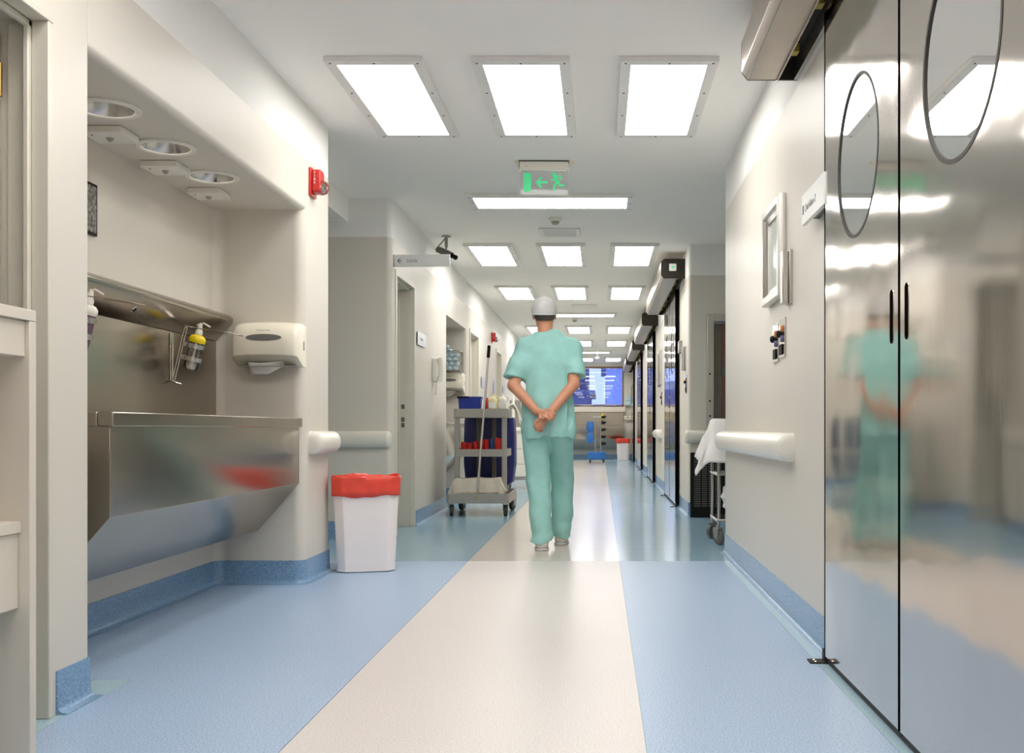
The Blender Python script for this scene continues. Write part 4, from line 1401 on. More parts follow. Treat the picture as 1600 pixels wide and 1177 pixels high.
for x in (-0.27, 0.27):
    castor(ct, x, -0.50, 0.058, R(12), M_rubber, 0.032)
    castor(ct, x * 1.0, 0.28, 0.058, R(-20), M_rubber, 0.032)
rings = []
for z, s, dy in ((0.26, 0.72, 0.0), (0.30, 0.92, 0.0), (0.50, 1.0, 0.02), (0.75, 1.0, 0.02), (0.95, 0.97, 0.0), (0.99, 0.95, 0.0)):
    ring = []
    for x, y in rrect(0.56, 0.26, 0.08, 6):
        ring.append((0.02 + x * s * (1.0 + 0.02 * math.sin(y * 40)), 0.355 + y * s + dy, z))
    rings.append(ring)
MB().loft(rings).build('waste_bag', M_bag, ct, smooth=True)

# things on the cart
def boxbin(loc):
    t = thing('storage_box', 'blue plastic storage box on top of the cleaning cart', 'box', loc)
    a = [(x, y) for x, y in rrect(0.21, 0.17, 0.015, 3)]
    b = [(x * 1.1, y * 1.1) for x, y in a]
    MB().loft([[(x, y, 0) for x, y in a], [(x, y, 0.13) for x, y in b], [(x * 0.95, y * 0.95, 0.13) for x, y in b], [(x * 0.92, y * 0.92, 0.01) for x, y in a]]).build('body', M_bluep, t, smooth=True)
    MB().loft([[(x * 1.05, y * 1.05, 0.118) for x, y in b], [(x * 1.06, y * 1.06, 0.136) for x, y in b], [(x * 0.98, y * 0.98, 0.136) for x, y in b], [(x * 0.98, y * 0.98, 0.1305) for x, y in b]], False, False).build('rim', M_bluep, t, smooth=True)
    MB().tube([(-0.12, -0.107, 0.130), (-0.06, -0.112, 0.131), (0.0, -0.107, 0.130)], 0.009).build('handle', M_black, t, smooth=True)
    return t
boxbin((CX - 0.115, CY - 0.25, 1.0625))
def jug(loc, m, label, h=0.17):
    t = thing('jug', label, 'jug', loc)
    def rr(w, d, z):
        return [(x, y, z) for x, y in rrect(w, d, min(w, d) * 0.3, 4)]
    MB().loft([rr(0.085, 0.075, 0), rr(0.095, 0.085, 0.012), rr(0.095, 0.085, h * 0.55), rr(0.085, 0.075, h * 0.68), rr(0.05, 0.05, h * 0.82), rr(0.032, 0.032, h * 0.88)]).build('body', m, t, smooth=True)
    MB().lathe([(0.019, h * 0.885), (0.019, h), (0.016, h + 0.004)], 14).build('cap', m, t, smooth=True)
    MB().box(-0.035, 0.035, -0.0445, -0.0432, h * 0.15, h * 0.48).build('label', M_signw, t)
    MB().tube([(0.044, 0, h * 0.6), (0.06, 0, h * 0.62), (0.06, 0, h * 0.8), (0.022, 0, h * 0.86)], 0.008).build('handle', m, t, smooth=True)
    return t
jug((CX + 0.115, CY - 0.25, 1.0625), M_jugc, 'cream plastic jug on top of the cleaning cart', 0.165)
jug((CX + 0.205, CY - 0.19, 1.0625), M_jugw, 'white plastic jug at the right end of the cleaning cart top', 0.17)
o = MB().lathe([(0.02, 0), (0.022, 0.01), (0.022, 0.09), (0.010, 0.11), (0.010, 0.13)], 14).build('spray_bottle', M_red, smooth=True, loc=(CX + 0.045, CY - 0.14, 1.0625))
tag(o, 'small red bottle between the blue box and the jugs', 'bottle')
# folded cloths standing on the middle shelf
def cloth_roll(loc, m, w, h, d, label, group, seed, lean=0.0):
    rings = []
    for k in range(7):
        u = k / 6
        ring = []
        for q in range(20):
            a = 2 * PI * q / 20
            f = 1 + 0.10 * math.sin(3 * a + seed + k * 0.6) + 0.06 * math.sin(7 * a + seed)
            ring.append((w / 2 * f * math.copysign(abs(math.cos(a)) ** 0.8, math.cos(a)) * (1 - 0.10 * u ** 4) + lean * u, d / 2 * f * math.sin(a), h * u + 0.012 * math.sin(a * 2 + seed) * u))
        rings.append(ring)
    o = MB().loft(rings).build('cleaning_cloth', m, smooth=True, loc=loc)
    tag(o, label, 'cloth', group)
    return o
GC = 'cloths on the middle shelf of the cleaning cart'
xs = [(-0.184, 0.056, 0.12), (-0.122, 0.056, 0.115), (-0.060, 0.056, 0.125), (0.0, 0.054, 0.15), (0.054, 0.044, 0.15)]
ws = ['leftmost folded red cloth on the cart shelf', 'second folded red cloth from the left on the cart shelf', 'third folded red cloth from the left on the cart shelf', 'tall folded red cloth just left of the mop handle', 'tall folded red cloth beside the blue one on the cart']
for k, (x, w_, h_) in enumerate(xs):
    cloth_roll((CX + x, CY - 0.225 + 0.01 * (k % 2), 0.611), M_redc, w_, h_, 0.10, ws[k], GC, k * 1.7)
cloth_roll((CX + 0.106, CY - 0.225, 0.611), M_bluec, 0.040, 0.15, 0.10, 'folded blue cloth between the red ones on the cart shelf', GC, 2.2)
cloth_roll((CX + 0.160, CY - 0.225, 0.611), M_redc, 0.052, 0.16, 0.10, 'folded red cloth right of the blue one on the cart shelf', GC, 4.1)
cloth_roll((CX + 0.185, CY - 0.08, 0.611), M_redc, 0.07, 0.15, 0.10, 'red cloth at the back right of the cart shelf', GC, 5.5)
# oatmeal cloth over a bucket in the bottom tray
t = thing('bucket', 'bucket in the bottom tray of the cleaning cart under the oatmeal cloth', 'bucket', (CX - 0.02, CY - 0.34, 0.151))
MB().loft([[(x, y, 0) for x, y in rrect(0.38, 0.24, 0.05, 4)], [(x * 1.0, y * 1.0, 0.20) for x, y in rrect(0.42, 0.27, 0.05, 4)]]).build('body', M_red, t, smooth=True)
MB().loft([[(x, y, 0.2002) for x, y in rrect(0.44, 0.29, 0.05, 4)], [(x, y, 0.212) for x, y in rrect(0.44, 0.29, 0.05, 4)]]).build('rim', M_red, t, smooth=True)
g = []
for i in range(31):
    row = []
    u = i / 30 * 2 - 1
    for j in range(25):
        v = j / 24 * 2 - 1
        sx, sy = u * 0.36, v * 0.30
        ox = max(0.0, abs(sx) - 0.225)
        oy = max(0.0, abs(sy) - 0.15)
        x = math.copysign(min(abs(sx), 0.225), sx) + math.copysign(ox * 0.45, sx)
        y = math.copysign(min(abs(sy), 0.15), sy) + math.copysign(oy * 0.30, sy)
        z = 0.218 - (ox + oy) * 0.97 + 0.008 * noise1(u * 3, v * 3, 2) * (1 if ox + oy == 0 else 0.3)
        if ox + oy > 0:
            y += 0.012 * math.sin(u * 14) * min(1, (oy) * 12)
            x += 0.012 * math.sin(v * 12) * min(1, ox * 12)
        row.append((x, y, max(z, 0.02)))
    g.append(row)
o = MB().grid(g).build('mop_cloth', M_mopc, smooth=True, solid=0.006, loc=(CX - 0.02, CY - 0.34, 0.151))
tag(o, 'oatmeal floor cloth draped over the bucket of the cleaning cart', 'cloth')
# mop
t = thing('mop', 'long mop handle with black grip leaning against the cleaning cart', 'mop', (CX - 0.01, CY - 0.545, 0.17))
top = Vector((0.105, 0.14, 1.54))
MB().cyl((0, 0, 0.03), tuple(top * 0.92), 0.0115, 12).build('handle', M_alu, t, smooth=True)
MB().cyl(tuple(top * 0.921), tuple(top), 0.017, 12).build('grip', M_black, t, smooth=True)
MB().cyl((0, 0, 0.0), (0.0025, 0.003, 0.0295), 0.02, 12).build('socket', M_yrol, t, smooth=True)
# rag hanging off the right end
g = []
for i in range(16):
    row = []
    u = i / 15
    for j in range(10):
        v = j / 9
        a = u * 2.2
        x = 0.06 * math.sin(min(a, 1.2)) + 0.05 * u
        z = 0.0 - 0.20 * max(0, u - 0.25) * (1.0 + 0.3 * math.sin(v * 6)) + 0.02 * math.sin(v * 8 + u * 4)
        row.append((x - 0.02 + 0.02 * math.sin(v * 7), (v - 0.5) * 0.16, z))
    g.append(row)
o = MB().grid(g).build('rag', M_mopc2 if 'M_mopc2' in globals() else M_jugw, smooth=True, solid=0.006, loc=(CX + 0.30, CY - 0.2, 1.105))
tag(o, 'crumpled off-white rag hanging over the right end of the cart', 'rag')

# ------------------------------------------------------------------ white drawer trolley with instrument rack
wt = thing('drawer_trolley', 'white cabinet trolley on castors behind the cleaning cart', 'trolley', (-1.08, 14.95, 0))
MB().prism(rrect(0.62, 0.5, 0.02, 3), 0.18, 0.83).build('body', M_white, wt, bevel=0.004)
MB().prism(rrect(0.66, 0.54, 0.03, 4), 0.8302, 0.865).build('top_board', M_white, wt, bevel=0.006)
MB().box(-0.30, 0.30, -0.24, 0.24, 0.13, 0.1798).build('base_frame', M_grey, wt)
for x in (-0.26, 0.26):
    for y in (-0.2, 0.2):
        castor(wt, x, y, 0.048, 0.3, M_grey, 0.026)
for z in (0.36, 0.58):
    MB().box(-0.295, 0.295, -0.2512, -0.2502, z, z + 0.004).build('drawer_gap', M_dgrey, wt)
MB().tube([(0.318, -0.2, 0.75), (0.34, -0.22, 0.7), (0.34, -0.22, 0.3), (0.318, -0.2, 0.25)], 0.008).build('side_handle', M_white, wt, smooth=True)
ir = thing('instrument_rack', 'white bottle rack with two tall tubes standing on the drawer trolley', 'rack', (-1.19, 14.85, 0.8655))
MB().box(-0.13, 0.13, -0.08, 0.08, 0.0, 0.025).build('base', M_white, ir, bevel=0.004)
MB().box(-0.13, 0.13, 0.04, 0.075, 0.0255, 0.42).build('back_panel', M_grey, ir, bevel=0.004)
for x in (-0.07, 0.06):
    MB().lathe([(0.02, 0.0255), (0.022, 0.05), (0.022, 0.46), (0.008, 0.49)], 14, Matrix.Translation((x, -0.02, 0))).build('tube', M_white, ir, smooth=True)
pts = []
rnd = random.Random(11)
for k in range(90):
    a = k * 0.42
    pts.append((0.11 * math.cos(a) * (1 + 0.2 * math.sin(a * 0.37)), 0.09 * math.sin(a), 0.012 + 0.0012 * k + 0.012 * (1 + math.sin(a * 1.7))))
o = MB().tube(pts, 0.006, 6).build('cable_coil', M_black, smooth=True, loc=(-0.90, 14.82, 0.866))
tag(o, 'tangled coil of black cable on the drawer trolley', 'cable')

# ------------------------------------------------------------------ far end
fs = thing('equipment_stand', 'tall wheeled stand with blue base in front of the far sink', 'stand', (-0.09, 26.0, 0))
MB().prism(rrect(0.46, 0.40, 0.04, 4), 0.10, 0.27).build('base_box', M_bluebag, fs, bevel=0.01)
for x in (-0.17, 0.17):
    for y in (-0.14, 0.14):
        castor(fs, x, y, 0.04, 0.4, M_rubber, 0.02)
for x in (-0.04, 0.10):
    MB().cyl((x, 0, 0.2702), (x, 0, 1.14), 0.016, 10).build('pole', M_alu, fs, smooth=True)
MB().box(-0.10, 0.13, -0.03, 0.03, 1.1402, 1.17).build('crossbar', M_alu, fs, bevel=0.003)
for k, z in enumerate((0.45, 0.62, 0.8, 0.98, 1.12)):
    MB().box(0.118, 0.118 + 0.09, -0.04, 0.04, z, z + 0.07).cyl((0.16, -0.06, z + 0.03), (0.24, -0.06, z + 0.05), 0.02, 10).build('clamp', M_black, fs, bevel=0.004)
for z, w_ in ((0.78, 0.15), (0.5, 0.14)):
    MB().loft([[(x - 0.17, y, z) for x, y in rrect(w_ * 0.9, 0.10, 0.03, 4)], [(x - 0.17, y, z + 0.12) for x, y in rrect(w_ * 1.3, 0.14, 0.05, 4)], [(x - 0.17, y, z + 0.26) for x, y in rrect(w_, 0.08, 0.03, 4)]]).build('blue_bag', M_bluebag, fs, smooth=True)
t = thing('soap_rack', 'small yellow bottle on a rack at the far sink', 'bottle', (-0.15 + 0.2, 28.86, 1.22))
MB().lathe([(0.03, -0.10), (0.035, -0.08), (0.035, 0.02), (0.012, 0.06), (0.008, 0.10)], 12).build('body', M_yellow, t, smooth=True)
MB().tube([(0, 0.1, -0.05), (0, 0.0, -0.13), (0, 0.1, -0.16)], 0.006).build('wire', M_chrome, t, smooth=True)
make_towel((0.775, 28.998, 1.10), 'small paper towel dispenser on the end wall right of the window', s=0.55)
t = thing('glove_box', 'pale blue glove box holder on the end wall right of the window', 'dispenser', (0.78, 28.998, 1.52))
for k in range(2):
    MB().box(-0.07, 0.07, -0.09, -0.001, k * 0.13, k * 0.13 + 0.12).build('box', M_packet, t, bevel=0.003)
MB().box(-0.08, 0.08, -0.10, -0.001, -0.012, -0.001).build('bracket', M_chrome, t)

# ------------------------------------------------------------------ ceiling fittings
es = thing('exit_sign', 'hanging exit sign with green arrow and running figure', 'exit sign', (-0.388, 7.06, CH), R(1))
hb = MB().box(-0.168, 0.168, -0.03, 0.03, -0.062, -0.008).build('housing', M_white, es, bevel=0.004)
MB().box(-0.172, 0.172, -0.034, 0.034, -0.0078, -0.0005).build('base_plate', M_dgrey, es)
for s in (-1, 1):
    MB().prism([(s * 0.1725, -0.001), (s * 0.21, -0.001), (s * 0.1725, -0.05)], -0.02, 0.02, 'y').build('bracket', M_cream, es)
    MB().prism([(s * 0.1725, -0.06), (s * 0.150, -0.0625), (s * 0.1725, -0.085)], -0.008, 0.008, 'y').build('clip', M_cream, es)
text('LED', 0.012, M_ink, hb, (-0.13, -0.0305, -0.045), (R(90), 0, 0))
MB().box(-0.166, 0.166, -0.004, 0.004, -0.232, -0.0625).build('panel', M_signp, es)
py0, py1 = -0.0056, -0.0042
def sg(poly, nm):
    MB().prism(poly, py0, py1, 'y').build(nm, M_green, es)
def U(x, y):
    # sign artwork measured in a 1600 x 1067 crop: panel spans x 270..1335, y 360..870
    return ((x - 802) / 1065 * 0.332, -0.0625 - (y - 360) / 510 * 0.17)
sg([U(360, 415), U(518, 430), U(515, 800), U(350, 800)], 'door_symbol')
sg([U(610, 615), U(720, 508), U(780, 508), U(700, 588), U(880, 588), U(880, 638), U(700, 638), U(775, 722), U(715, 722)], 'arrow_symbol')
m = MB()
def pol(*p):
    m.prism([U(*q) for q in p], py0, py1, 'y')
def limb(a, b, wd):
    a, b = Vector(a), Vector(b)
    d = (b - a).normalized()
    n = Vector((-d.y, d.x)) * wd / 2
    e = d * wd * 0.3
    pol(tuple(a + n - e), tuple(b + n + e), tuple(b - n + e), tuple(a - n - e))
m.prism([U(1005 + 38 * math.cos(a), 437 + 38 * math.sin(a)) for a in [2 * PI * k / 18 for k in range(18)]], py0, py1, 'y')
m.build('head_symbol', M_green, es)
m = MB()
limb((1045, 490), (1100, 620), 85)
m.build('torso_symbol', M_green, es)
for nm, segs in (('arm_symbol', (((1060, 488), (1150, 488), 34), ((1150, 488), (1175, 535), 34))), ('arm_symbol', (((1045, 520), (1030, 563), 34), ((1030, 563), (970, 563), 30))),
                 ('leg_symbol', (((1110, 615), (1150, 678), 44), ((1150, 678), (1245, 678), 40))), ('leg_symbol', (((1085, 620), (1022, 690), 44), ((1022, 690), (1020, 775), 40)))):
    m = MB()
    for a, b, wd in segs:
        limb(a, b, wd)
    m.build(nm, M_green, es)

def make_smoke(loc, label):
    t = thing('smoke_detector', label, 'smoke detector', loc)
    MB().lathe([(0.056, -0.001), (0.056, -0.022), (0.048, -0.030)], 20).build('base', M_white, t, smooth=True)
    MB().lathe([(0.036, -0.0302), (0.034, -0.046), (0.026, -0.056)], 18).build('sensor_head', M_grey, t, smooth=True)
    return t
make_smoke((-0.395, 8.97, CH), 'white smoke detector on the ceiling behind the first crosswise light')
make_smoke((-0.43, 17.2, CH), 'white smoke detector on the ceiling farther down the corridor')
def make_vent(loc, label):
    t = thing('ceiling_vent', label, 'vent', loc)
    s = 0.19
    m = MB()
    for a, b, c, d in ((-s, s, -s, -s + 0.04), (-s, s, s - 0.04, s), (-s, -s + 0.04, -s + 0.04, s - 0.04), (s - 0.04, s, -s + 0.04, s - 0.04)):
        m.box(a, b, c, d, -0.014, -0.001)
    m.build('frame', M_frame, t, bevel=0.002)
    MB().box(-s + 0.04, s - 0.04, -s + 0.04, s - 0.04, -0.004, -0.001).build('duct', M_black, t)
    bl = None
    for k in range(6):
        y = -s + 0.065 + k * 0.05
        Mb = Matrix.Translation((0, y, -0.012)) @ Matrix.Rotation(R(-35), 4, 'X')
        MB().box(-s + 0.041, s - 0.041, -0.016, 0.016, -0.001, 0.001, Mb).build('louvre', M_frame, t)
    return t
make_vent((-0.38, 9.6, CH), 'square louvred air vent in front of the second light row')
make_vent((-0.24, 15.4, CH), 'square louvred air vent behind the third light row')
o = MB().cyl((0, 0, -0.001), (0, 0, -0.25), 0.008, 8).lathe([(0.05, -0.25), (0.05, -0.29), (0.02, -0.31)], 14).build('pendant_sensor', M_white, smooth=True, loc=(-0.07, 22.9, CH))
tag(o, 'thin white pendant sensor hanging from the far ceiling', 'sensor')

# ------------------------------------------------------------------ outside the end window
def building(name, x0, x1, y0, y1, z1, m, label, extra=None):
    t = thing(name, label, 'building', ((x0 + x1) / 2, y0, 0))
    hx = (x1 - x0) / 2
    MB().box(-hx, hx, 0, y1 - y0, -12, z1).build('walls', m, t)
    MB().box(-hx - 0.3, hx + 0.3, -0.3, y1 - y0 + 0.3, z1 + 0.001, z1 + 0.25).build('roof_slab', m, t)
    if extra:
        for a, b, c, d in extra:
            MB().box(a, b, 1, 3, z1 + 0.26, z1 + d).build('roof_box', m, t)
    return t
ob = building('office_building', -12.0, -0.6, 62, 72, 2.9, M_navy, 'low slate building seen through the left of the end window', [(4.2, 5.6, 0, 2.2), (0.5, 3.6, 0, 0.9)])
building('tower_building', 0.35, 7.0, 60, 70, 4.4, M_pale, 'pale tower seen through the right of the end window')
MB().cyl((5.0, 0.5, 3.151), (5.0, 0.5, 11), 0.09, 8).build('mast', M_navy, ob)
MB().cyl((4.9, 0.5, 6.2), (2.9, 0.5, 3.2), 0.06, 8).build('jib', M_navy, ob)
# ------------------------------------------------------------------ person walking away, hands clasped behind the back
class Field:
    """signed distance field on a grid, polygonised with surface nets"""
    def __init__(self, lo, hi, h):
        self.lo = np.array(lo, np.float32)
        self.h = h
        self.n = np.ceil((np.array(hi) - np.array(lo)) / h).astype(int) + 1
        self.F = np.full(self.n, 0.2, np.float32)

    def block(self, lo, hi):
        a = np.clip(np.floor((np.array(lo) - self.lo) / self.h).astype(int), 0, self.n)
        b = np.clip(np.ceil((np.array(hi) - self.lo) / self.h).astype(int) + 1, 0, self.n)
        sl = tuple(slice(int(p), int(q)) for p, q in zip(a, b))
        ax = [self.lo[i] + self.h * np.arange(a[i], b[i], dtype=np.float32) for i in range(3)]
        X, Y, Z = np.meshgrid(*ax, indexing='ij')
        return sl, X, Y, Z

    def join(self, sl, d, k):
        f = self.F[sl]
        if k > 0:
            hh = np.maximum(k - np.abs(f - d), 0) / k
            self.F[sl] = np.minimum(f, d) - hh * hh * k * 0.25
        else:
            self.F[sl] = np.minimum(f, d)

    def cone(self, a, b, ra, rb, k=0.02):
        a, b = np.array(a, np.float32), np.array(b, np.float32)
        m = max(ra, rb) + k + 0.03
        sl, X, Y, Z = self.block(np.minimum(a, b) - m, np.maximum(a, b) + m)
        d = b - a
        L2 = float(d @ d) + 1e-9
        t = np.clip(((X - a[0]) * d[0] + (Y - a[1]) * d[1] + (Z - a[2]) * d[2]) / L2, 0, 1)
        q = np.sqrt((X - a[0] - t * d[0]) ** 2 + (Y - a[1] - t * d[1]) ** 2 + (Z - a[2] - t * d[2]) ** 2)
        self.join(sl, q - (ra + (rb - ra) * t), k)
        return self

    def ell(self, c, r, k=0.02):
        c, r = np.array(c, np.float32), np.array(r, np.float32)
        m = k + 0.03
        sl, X, Y, Z = self.block(c - r - m, c + r + m)
        x, y, z = X - c[0], Y - c[1], Z - c[2]
        k0 = np.sqrt((x / r[0]) ** 2 + (y / r[1]) ** 2 + (z / r[2]) ** 2)
        k1 = np.sqrt((x / r[0] ** 2) ** 2 + (y / r[1] ** 2) ** 2 + (z / r[2] ** 2) ** 2) + 1e-6
        self.join(sl, k0 * (k0 - 1) / k1, k)
        return self

    def cut(self, fn):
        """keep where fn <= 0"""
        sl, X, Y, Z = self.block(self.lo, self.lo + self.h * (self.n - 1))
        self.F[sl] = np.maximum(self.F[sl], fn(X, Y, Z))
        return self

    def disp(self, fn):
        sl, X, Y, Z = self.block(self.lo, self.lo + self.h * (self.n - 1))
        self.F[sl] += fn(X, Y, Z)
        return self

    def mesh(self):
        F = self.F.copy()
        F[0], F[-1] = 1, 1
        F[:, 0], F[:, -1] = 1, 1
        F[:, :, 0], F[:, :, -1] = 1, 1
        S = F < 0
        nx, ny, nz = (s - 1 for s in F.shape)
        cnt = np.zeros((nx, ny, nz), np.int8)
        for i in (0, 1):
            for j in (0, 1):
                for k in (0, 1):
                    cnt += S[i:nx + i, j:ny + j, k:nz + k]
        act = (cnt > 0) & (cnt < 8)
        I, J, K = np.nonzero(act)
        idx = np.full(act.shape, -1, np.int64)
        idx[I, J, K] = np.arange(len(I))
        acc = np.zeros((len(I), 3))
        num = np.zeros(len(I))
        cor = [(i, j, k) for i in (0, 1) for j in (0, 1) for k in (0, 1)]
        for a in cor:
            for ax in range(3):
                if a[ax]:
                    continue
                b = list(a)
                b[ax] = 1
                fa = F[I + a[0], J + a[1], K + a[2]]
                fb = F[I + b[0], J + b[1], K + b[2]]
                m = (fa < 0) != (fb < 0)
                t = np.where(m, fa / np.where(m, fa - fb, 1), 0)
                for q in range(3):
                    acc[:, q] += np.where(m, a[q] + (t if q == ax else 0), 0)
                num += m
        V = np.stack([I, J, K], 1) + acc / np.maximum(num, 1)[:, None]
        V = V * self.h + self.lo
        faces = []
        for ax in range(3):
            sa = [slice(None)] * 3
            sb = [slice(None)] * 3
            sa[ax], sb[ax] = slice(0, -1), slice(1, None)
            A, B = S[tuple(sa)], S[tuple(sb)]
            e = np.stack(np.nonzero(A != B), 1)
            flip = A[e[:, 0], e[:, 1], e[:, 2]]
            u, v = (ax + 1) % 3, (ax + 2) % 3
            ok = (e[:, u] > 0) & (e[:, v] > 0)
            e, flip = e[ok], flip[ok]
            def c(du, dv):
                p = e.copy()
                p[:, u] -= du
                p[:, v] -= dv
                return idx[p[:, 0], p[:, 1], p[:, 2]]
            q = np.stack([c(1, 1), c(0, 1), c(0, 0), c(1, 0)], 1)
            q[~flip] = q[~flip][:, ::-1]
            faces.append(q)
        return V, np.concatenate(faces)

    def build(self, name, material, parent, smooth_it=0):
        V, Q = self.mesh()
        for _ in range(smooth_it):
            s = np.zeros_like(V)
            n = np.zeros(len(V))
            for a, b in ((0, 1), (1, 2), (2, 3), (3, 0)):
                np.add.at(s, Q[:, a], V[Q[:, b]])
                np.add.at(n, Q[:, a], 1)
            V = 0.4 * V + 0.6 * s / np.maximum(n, 1)[:, None]
        me = bpy.data.meshes.new(name)
        me.from_pydata(V.tolist(), [], Q.tolist())
        me.polygons.foreach_set('use_smooth', [True] * len(me.polygons))
        me.materials.append(material)
        o = bpy.data.objects.new(name, me)
        COL.objects.link(o)
        o.parent = parent
        return o

pr = thing('person', 'person in turquoise scrubs and pale cap walking away, hands clasped behind', 'person', (-0.385, 7.42, 0))
SL_, SR_ = (-0.165, 0.0, 1.455), (0.185, 0.0, 1.455)
EL, WL = (-0.238, -0.07, 1.185), (-0.062, -0.185, 0.995)
ER, WR = (0.195, -0.10, 1.195), (0.022, -0.205, 0.975)
KL, AL = (-0.065, 0.03, 0.50), (-0.035, -0.03, 0.085)
KR, AR = (0.105, 0.24, 0.52), (0.085, 0.33, 0.085)

B = Field((-0.42, -0.33, -0.01), (0.40, 0.50, 1.87), 0.0055)
# trunk, legs
B.ell((0, 0, 1.32), (0.155, 0.10, 0.22), 0.03).ell((0, 0, 1.08), (0.14, 0.095, 0.17), 0.05).ell((0, 0, 0.95), (0.155, 0.105, 0.12), 0.05)
B.cone((-0.135, 0, 1.45), (0.15, 0, 1.45), 0.055, 0.055, 0.04)
for hip, kn, an, toe in (((-0.085, 0, 0.90), KL, AL, (-0.04, 0.12, 0.03)), ((0.085, 0, 0.90), KR, AR, (0.10, 0.47, 0.03))):
    B.cone(hip, kn, 0.078, 0.052, 0.03).cone(kn, an, 0.052, 0.036, 0.02).cone(an, toe, 0.036, 0.026, 0.02)
# neck and head
hx = -0.02
B.cone((-0.012, 0.0, 1.53), (hx, 0.012, 1.66), 0.058, 0.054, 0.02)
B.ell((hx, 0.010, 1.735), (0.076, 0.096, 0.095), 0.02).ell((hx, 0.030, 1.672), (0.060, 0.070, 0.068), 0.03)
B.cone((hx, 0.110, 1.715), (hx, 0.128, 1.682), 0.010, 0.014, 0.012)      # nose
B.cone((hx - 0.018, 0.098, 1.645), (hx + 0.018, 0.098, 1.645), 0.008, 0.008, 0.008)   # mouth
for s in (-1, 1):
    B.ell((hx + s * 0.030, 0.094, 1.715), (0.013, 0.010, 0.009), 0.006)   # eyes
    B.ell((hx + s * 0.078, 0.004, 1.695), (0.010, 0.020, 0.031), 0.006)   # ears
# arms
B.cone(SL_, EL, 0.050, 0.042, 0.02).cone(EL, WL, 0.043, 0.029, 0.015)
B.cone(SR_, ER, 0.050, 0.042, 0.02).cone(ER, WR, 0.043, 0.029, 0.015)
# right hand: relaxed, half closed below the gripped wrist
PRh = (-0.038, -0.208, 0.905)
B.cone(WR, PRh, 0.027, 0.024, 0.012)
sx = Vector((0.80, 0.30, -0.52)).normalized()
for k in range(4):
    off = (k - 1.5) * 0.0195
    ln = (0.85, 1.0, 0.97, 0.78)[k]
    b0 = Vector(PRh) + sx * off + Vector((0.006, 0.004, 0.012))
    b1 = b0 + Vector((-0.026, -0.010, -0.034)) * ln
    b2 = b1 + Vector((-0.002, 0.020, -0.022)) * ln
    b3 = b2 + Vector((0.012, 0.022, 0.004)) * ln
    B.cone(Vector(PRh) + sx * off * 0.7 + Vector((0.012, 0, 0.03)), b0, 0.014, 0.0115, 0.006)
    B.cone(b0, b1, 0.0105, 0.0098, 0.002).cone(b1, b2, 0.0098, 0.009, 0.002).cone(b2, b3, 0.009, 0.008, 0.002)
t0 = Vector((-0.030, -0.216, 0.945))
B.cone(t0, t0 + Vector((-0.036, -0.012, -0.016)), 0.014, 0.0115, 0.006)
B.cone(t0 + Vector((-0.036, -0.012, -0.016)), t0 + Vector((-0.050, -0.004, -0.046)), 0.0115, 0.009, 0.002)
# left hand: palm lies over the right wrist, fingers close round it
dR = (Vector(WR) - Vector(ER)).normalized()
PLh = Vector((0.002, -0.238, 0.985))
B.cone(WL, PLh, 0.027, 0.021, 0.012)
e1 = Vector((0.80, -0.10, 0.45))
e1 = (e1 - dR * e1.dot(dR)).normalized()
e2 = dR.cross(e1)
if e2.y < 0:
    e2 = -e2
for k in range(4):
    off = (k - 1.5) * 0.0195
    ln = (0.9, 1.0, 0.98, 0.82)[k]
    b0 = PLh + dR * off + e1 * 0.012
    b1 = b0 + e1 * 0.030 * ln + e2 * 0.006
    b2 = b1 + e1 * 0.012 * ln + e2 * 0.024 * ln
    b3 = b2 + e2 * 0.022 * ln - e1 * 0.008
    B.cone(PLh + dR * off * 0.75 - e1 * 0.022, b0, 0.013, 0.0112, 0.006)
    B.cone(b0, b1, 0.0105, 0.0098, 0.002).cone(b1, b2, 0.0098, 0.009, 0.002).cone(b2, b3, 0.009, 0.008, 0.002)
th = PLh + dR * 0.026 - e1 * 0.035
B.cone(th, th + dR * 0.026 + e1 * 0.020, 0.013, 0.011, 0.006).cone(th + dR * 0.026 + e1 * 0.020, th + dR * 0.020 + e1 * 0.050 + e2 * 0.004, 0.011, 0.009, 0.002)
B.build('body', M_skin, pr, 1)

# shirt
S = Field((-0.42, -0.30, 0.74), (0.42, 0.30, 1.66), 0.006)
S.ell((0.0, 0.0, 1.33), (0.190, 0.128, 0.24), 0.03).ell((0.005, -0.004, 1.08), (0.182, 0.130, 0.24), 0.06).ell((0.008, -0.004, 0.90), (0.196, 0.142, 0.26), 0.06)
S.cone((-0.03, 0, 1.505), (-0.150, 0, 1.455), 0.066, 0.066, 0.05).cone((0.03, 0, 1.505), (0.165, 0, 1.455), 0.066, 0.066, 0.05)
S.cone((-0.05, 0, 1.53), (0.05, 0, 1.53), 0.058, 0.058, 0.05)
def lerp(a, b, t):
    return tuple(a[i] + (b[i] - a[i]) * t for i in range(3))
for sh, el, end in ((SL_, EL, 0.80), (SR_, ER, 0.76)):
    el2 = (el[0] * 1.06, el[1] * 0.9, el[2])
    S.cone(sh, lerp(sh, el2, 0.5), 0.070, 0.072, 0.05).cone(lerp(sh, el2, 0.5), lerp(sh, el2, 1.15), 0.072, 0.078, 0.03)
